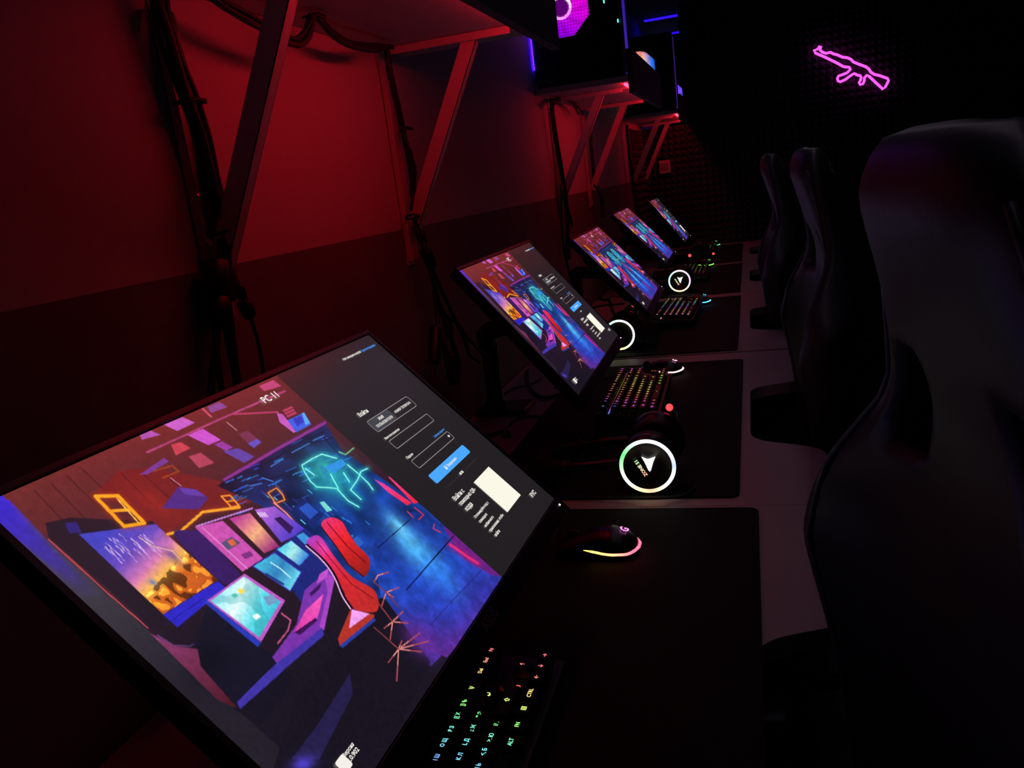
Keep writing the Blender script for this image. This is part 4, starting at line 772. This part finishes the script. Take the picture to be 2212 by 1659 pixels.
# ------------------------------------------------------------------ chairs
M_PU = mat('black_synthetic_leather', (50, 47, 52), 0.46, bump=0.15, scale=120); M_PU2 = mat('charcoal_synthetic_leather', (62, 58, 64), 0.45, bump=0.15, scale=120)
M_CH = mat('black_chair_plastic', (14, 14, 15), 0.5)
def make_chair():
    t = thing('gaming_chair', 'chair', 'chair', (0.55, 0, 0), 'black gaming chairs')
    def wd(v): return float(np.interp(v, [0, .2, .36, .50, .60, .67, .75, .84, .93, .975, 1], [.160, .168, .183, .244, .255, .225, .172, .150, .140, .122, .085]))
    def bol(v): return float(np.interp(v, [0, .25, .42, .55, .64, .73, .86, 1], [.04, .045, .07, .098, .075, .025, .005, 0]))
    def head(v): return float(np.interp(v, [0, .6, .76, .86, .95, 1], [0, 0, .014, .045, .072, .052]))
    def xc(v): return .205 + .045*v
    n, m = 34, 21; bm = bmesh.new(); g = []
    for i in range(n):
        v = i/(n-1); row = []
        for j in range(m):
            s = -1+2*j/(m-1); ss = math.copysign(abs(s)**.9, s)
            row.append(bm.verts.new((xc(v) - bol(v)*abs(s)**2.6 - head(v)*(1-.25*abs(s)**3) + .02*abs(s)**8, ss*wd(v), .47+.805*v)))
        g.append(row)
    for i in range(n-1):
        for j in range(m-1):
            s = -1+2*(j+.5)/(m-1); v = (i+.5)/(n-1)
            if .70 < v < .80 and .42 < abs(s) < .72: continue      # belt slots
            bm.faces.new((g[i][j], g[i][j+1], g[i+1][j+1], g[i+1][j]))
    b = obj('backrest', bm, M_PU, t, True)
    md = b.modifiers.new('thickness', 'SOLIDIFY'); md.thickness = .062; md.offset = -1.0 
    md = b.modifiers.new('round', 'SUBSURF'); md.levels = 1; md.render_levels = 1
    bm = bmesh.new()
    q = .9; rim = [Vector((xc(i/33) - bol(i/33)*q**2.6 - head(i/33)*(1-.25*q**3) + .02*q**8, q**.9*wd(i/33), .47+.805*i/33)) for i in range(3, 32)]
    tube(bm, rim, .003, 6); tube(bm, [Vector((p.x, -p.y, p.z)) for p in rim], .003, 6); obj('piping', bm, M_PU2, t, True)
    bm = bmesh.new(); box(bm, (-.22, -.20, .43), (.20, .20, .50), .03, seg=3); st = obj('seat', bm, M_PU, t, True)
    for sgn in (-1, 1):
        bm = bmesh.new(); box(bm, (-.22, sgn*.235-.045, .44), (.17, sgn*.235+.045, .535), .03, seg=3); obj('seat_bolster', bm, M_PU2, t, True)
        bm = bmesh.new(); box(bm, (.0, sgn*.305-.02, .40), (.05, sgn*.305+.02, .655), .006); obj('armrest_post', bm, M_CH, t)
        bm = bmesh.new(); box(bm, (-.10, sgn*.305-.045, .655), (.15, sgn*.305+.045, .685), .012, seg=3); obj('armrest_pad', bm, M_CH, t, True)
    bm = bmesh.new(); box(bm, (-.03, -.30, .385), (.09, .30, .43), .006); obj('seat_plate', bm, M_CH, t)
    bm = bmesh.new(); lathe(bm, [(.035, .09), (.035, .25), (.02, .26), (.02, .39)], 20); obj('gas_lift', bm, M_CH, t, True)
    for k in range(5):
        a = 2*math.pi*k/5+.3; d = Vector((math.cos(a), math.sin(a), 0)); bm = bmesh.new(); tube(bm, [d*.02+Vector((0, 0, .115)), d*.15+Vector((0, 0, .10)), d*.30+Vector((0, 0, .075))], lambda s_: .026-.008*s_, 8); lg = obj('base_leg', bm, M_CH, t, True)
        bm = bmesh.new(); sd = Vector((-d.y, d.x, 0)); R_ = Matrix([[sd[i], d[i], (0, 0, 1)[i], (d*.30)[i]] for i in range(3)] + [[0, 0, 0, 1]])
        for o_ in (-.016, .006): lathe(bm, [(.024, 0), (.028, .002), (.028, .008), (.024, .010)], 16, R_ @ Matrix.Translation((o_, 0, .028)) @ Matrix.Rotation(math.pi/2, 4, 'Y'))
        obj('caster', bm, M_CH, lg, True)
    return t
ch0 = make_chair()
CHP = [(.556, .525, .12, 'black gaming chair nearest the viewer, filling the right edge'), (.552, 1.71, .03, 'black gaming chair between the nearest and the farthest chair'), (.508, 2.80, .02, 'farthest black gaming chair, with a lit shoulder wing')]
for i, (x, y, a, lab) in enumerate(CHP):
    t = ch0 if i == 0 else copy_tree(ch0); t.location = (x, y, 0); t.rotation_euler = (0, 0, a); t['label'] = lab

# ------------------------------------------------------------------ neon sign and wall switch
M_NEON = mat('pink_neon', (60, 10, 50), 0.4, emit=(255, 84, 228), power=1.5)
GP = [(200, 320), (240, 385), (420, 460), (600, 545), (760, 625), (900, 705), (1050, 725), (1075, 770), (1000, 850), (880, 900), (790, 930), (760, 985), (780, 1050), (830, 1070), (960, 1010), (1080, 920), (1160, 870), (1240, 910), (1310, 925), (1330, 970),
      (1310, 1040), (1280, 1090), (1310, 1135), (1370, 1120), (1400, 1060), (1410, 970), (1460, 915), (1520, 940), (1680, 1090), (1850, 1245), (1910, 1190), (1985, 1040), (1960, 990), (1780, 925), (1640, 890), (1560, 840), (1510, 760), (1440, 710), (1280, 650), (1150, 600), (1080, 530), (1000, 495),
      (880, 480), (760, 425), (660, 400), (600, 365), (490, 390), (400, 360), (350, 310), (370, 230), (330, 225), (290, 290)]
SY = END_Y-.048
pts = [ony(1740+a/11.06, 80+b/11.06, SY) for a, b in GP]; c = sum(pts, Vector())/len(pts)
t = thing('neon_sign', 'pink neon rifle outline sign high on the foam partition', 'neon sign', c)
bm = bmesh.new(); tube(bm, [p-c for p in pts], .0074, 8, closed=True); obj('neon_tube', bm, M_NEON, t, True)
bm = bmesh.new(); q0 = pts[-3]-c; tube(bm, catmull([q0, q0+Vector((-.03, 0, .05)), q0+Vector((-.12, 0, .12)), q0+Vector((-.13, 0, .24))], 6), .003, 6); obj('power_cord', bm, M_RUB, t, True)
for k in (5, 18, 30, 40): obj('standoff', nbox(pts[k]-c+Vector((-.005, .004, -.005)), pts[k]-c+Vector((.005, .042, .005))), M_HS, t)
M_PLATE = mat('white_switch_plastic', (215, 205, 205), 0.4); M_PLATE2 = mat('grey_switch_mark', (160, 148, 150), 0.5)
sp = ony(1436, 360.5, END_Y-.044); t = thing('wall_switch', 'white square wall switch on the red lit foam', 'switch', sp)
obj('plate', nbox((-.034, -.002, -.040), (.034, .036, .040), .003), M_PLATE, t)
for sx in (-1, 1): obj('rocker', nbox((sx*.0125-.0115, -.006, -.022), (sx*.0125+.0115, -.0022, .022), .002), M_PLATE2, t)

# ------------------------------------------------------------------ cables
M_CABLE = mat('black_cable', (10, 10, 10), 0.5); M_PLUG = mat('black_plug', (12, 12, 12), 0.45); M_METAL = mat('bare_plug_metal', (200, 195, 190), 0.25, metal=1.0)
def path(P, x): return [onx(u, v, x) for u, v in P]
def bundle(label, strands, ties=(), plugs=(), name='cable_bundle', group='cable bundles on the wall'):
    c = Vector(strands[0][0][0]); t = thing(name, label, 'cables', c, group)
    for P, r in strands: bm = bmesh.new(); tube(bm, [p-c for p in catmull(P, 7)], r, 7); obj('cable', bm, M_CABLE, t, True)
    for p, R_ in ties:
        bm = bmesh.new(); p = Vector(p); tube(bm, [p-c+Vector((R_*math.cos(a)*.8, R_*math.sin(a), .25*R_*math.sin(a))) for a in np.linspace(0, 2*math.pi, 16, endpoint=False)], .0022, 6, closed=True)
        box(bm, p-c+Vector((.3*R_, R_*.6, -.003)), p-c+Vector((.3*R_+.006, R_+.010, .003))); obj('zip_tie', bm, M_PLUG, t, True)
    for a, b, r in plugs:
        a, b = Vector(a)-c, Vector(b)-c; bm = bmesh.new(); d = b-a; tube(bm, [a, a+d*.06, a+d*.75, a+d*.95, b], lambda s_: r*(.75+.25*math.sin(math.pi*min(1, s_*1.4))), 8); pl = obj('plug', bm, M_PLUG, t, True)
    return t
def jit(P, x, k, amp=.008, seed=0):
    g = random.Random(seed*31+k); out = []; ox, oy = g.uniform(-amp, amp), g.uniform(-amp, amp)
    for q in path(P, x): out.append(q + Vector((abs(ox)+g.uniform(0, amp*.3), oy+g.uniform(-amp, amp)*.25, g.uniform(-amp, amp)*.2)))
    return out
B1 = [(328, -30), (336, 20), (352, 80), (374, 150), (396, 215), (424, 305), (448, 390), (466, 455), (476, 510), (480, 570), (476, 640)]
S1 = [(jit(B1, .022, k, .0125, 1), .0052) for k in range(8)]
S1 += [([onx(472, 600, .03), onx(470, 690, .03), onx(462, 790, .03), onx(452, 880, .03)], .005), ([onx(485, 600, .03), onx(497, 700, .035), onx(506, 780, .035), onx(516, 840, .04)], .0055),
       ([onx(490, 590, .03), onx(480, 660, .035), onx(494, 740, .03), onx(508, 810, .03), onx(512, 860, .03)], .0045), ([onx(500, 570, .03), onx(512, 610, .035), onx(530, 660, .04), onx(543, 690, .04), onx(560, 750, .04), onx(568, 800, .04), onx(574, 850, .04)], .0026),
       ([onx(470, 620, .02), onx(466, 700, .02), onx(468, 760, .02), onx(480, 850, .02)], .004)]
bundle('thick black cable bundle on the nearest shelf bracket', S1, [(onx(401, 218, .03), .016), (onx(479, 497, .03), .017)], [(onx(512, 612, .036), onx(524, 645, .038), .008), (onx(526, 648, .038), onx(541, 686, .04), .010), (onx(466, 560, .03), onx(470, 640, .03), .016), (onx(488, 570, .03), onx(492, 650, .03), .013), (onx(474, 640, .03), onx(472, 700, .03), .014)])
H1 = [(430, -30), (470, 8), (520, 36), (560, 56), (600, 80), (634, 92), (656, 72), (670, 34)]; H2 = [(674, 32), (690, 45), (715, 72), (745, 92), (780, 101), (815, 103), (832, 100)]
SH = [(jit([(u, v-7+3.2*k if 0 < i < 7 else v) for i, (u, v) in enumerate(H1)], .07, k, .006, 2), .0032) for k in range(6)] + [(jit([(u, v-4+2.0*k if 0 < i < 6 else v) for i, (u, v) in enumerate(H2)], .06, k, .004, 3), .0032) for k in range(6)]
bundle('black cables hanging in loops under the nearest shelf', SH, [(onx(672, 34, .07), .014), (onx(830, 101, .05), .013)])
B2 = [(830, 100), (834, 140), (844, 190), (856, 240), (866, 285), (876, 330), (884, 380), (888, 430), (893, 470)]
S2 = [(jit(B2, .02, k, .0065, 4), .0034) for k in range(5)] + [([onx(866, 275, .03), onx(884, 320, .045), onx(896, 368, .045), onx(893, 410, .035), onx(888, 455, .03)], .0034)]
S2 += [([onx(893, 470, .03), onx(905, 500, .035), onx(920, 545, .04), onx(938, 590, .045), onx(960, 640, .05), onx(985, 695, .06), onx(1004, 735, .06), onx(1014, 765, .06), onx(1036, 782, .06)], .0042),
       ([onx(896, 480, .03), onx(912, 530, .04), onx(930, 590, .045), onx(945, 640, .05), onx(962, 680, .055), onx(990, 700, .06), onx(1010, 730, .07), onx(1045, 765, .07)], .0036),
       ([onx(915, 530, .04), onx(928, 580, .04), onx(942, 640, .04), onx(946, 700, .045), onx(941, 760, .05), onx(932, 830, .05), onx(926, 880, .05)], .0038), ([onx(925, 560, .04), onx(938, 610, .04), onx(952, 670, .04), onx(970, 720, .05), onx(985, 780, .05), onx(980, 830, .05), onx(968, 800, .05), onx(962, 740, .05)], .004),
       ([onx(936, 600, .04), onx(940, 660, .04), onx(952, 730, .045), onx(976, 800, .05), onx(990, 815, .05), onx(992, 780, .05), onx(975, 730, .05)], .0034)]
bundle('black cable bundle on the red lit bracket, plugs hanging over the second desk', S2, [(onx(874, 278, .03), .012), (onx(888, 468, .03), .014)],
       [(onx(906, 502, .036), onx(917, 528, .038), .010), (onx(918, 540, .04), onx(934, 575, .042), .013), (onx(941, 705, .048), onx(938, 785, .05), .014), (onx(965, 690, .05), onx(972, 730, .05), .011), (onx(972, 760, .05), onx(982, 828, .05), .016)])
bm = bmesh.new(); a, b = onx(914, 527, .042), onx(920, 540, .043); box(bm, Vector((-.005, -.004, -.008)), Vector((.005, .004, .008)), .001)
tag(obj('plug_connector', bm, M_METAL, loc=(a+b)/2), 'shiny metal plug end in the cable bundle over the second desk', 'plug')
def simple(label, P, x, n, r, seed, extra=()):
    return bundle(label, [(jit(P, x, k, .008, seed), r) for k in range(n)] + [(path(e, x+.02), r) for e in extra])
simple('black cable bundle on the purple strut bracket', [(1188, 214), (1190, 250), (1197, 300), (1206, 350), (1214, 400), (1220, 450), (1222, 500), (1224, 560)], .025, 5, .0048, 6, [[(1192, 222), (1210, 210), (1232, 216), (1252, 236), (1258, 248)], [(1195, 226), (1215, 215), (1236, 224), (1250, 246)], [(1216, 420), (1232, 470), (1236, 490)], [(1212, 400), (1216, 520), (1232, 600)]])
simple('black cable bundle on the far bracket of the second shelf', [(1270, 262), (1273, 300), (1277, 345), (1281, 385), (1288, 405), (1296, 430), (1300, 470)], .025, 4, .005, 7, [[(1284, 400), (1296, 420), (1304, 440)]])
simple('black cable bundle beside the foam panels at the third shelf', [(1352, 270), (1355, 310), (1359, 350), (1364, 385), (1368, 420), (1374, 460)], .025, 4, .006, 8)
def desk_cord(label, P, r=.0032, z=DT+.0042):
    q = [onz(u, v, z) for u, v in P]; c = q[0]; bm = bmesh.new(); tube(bm, [p-c for p in catmull(q, 7)], r, 7); return tag(obj('loose_cable', bm, M_CABLE, None, True, loc=c), label, 'cable', 'loose cords on the desks')
desk_cord('black cord tied in a small loop behind the nearest screen', [(1030, 942), (1062, 938), (1088, 931), (1102, 935), (1099, 943), (1089, 940), (1093, 922), (1118, 904), (1149, 899), (1182, 903)])
desk_cord('black cord curving on the desk under the second monitor', [(1139, 800), (1140, 822), (1152, 846), (1176, 859), (1206, 851), (1226, 842)], .0045, DT+.006)
desk_cord('thin black cord crossing behind the second monitor', [(1090, 850), (1112, 838), (1140, 832), (1170, 818)], .0024)
desk_cord('black cord coiled near the wall behind the third monitor', [(1290, 640), (1306, 648), (1316, 646), (1326, 676), (1344, 690), (1366, 698)], .005, DT+.006)
desk_cord('black cord running along the wall behind the third monitor', [(1270, 668), (1300, 660), (1326, 658), (1350, 655)], .004)
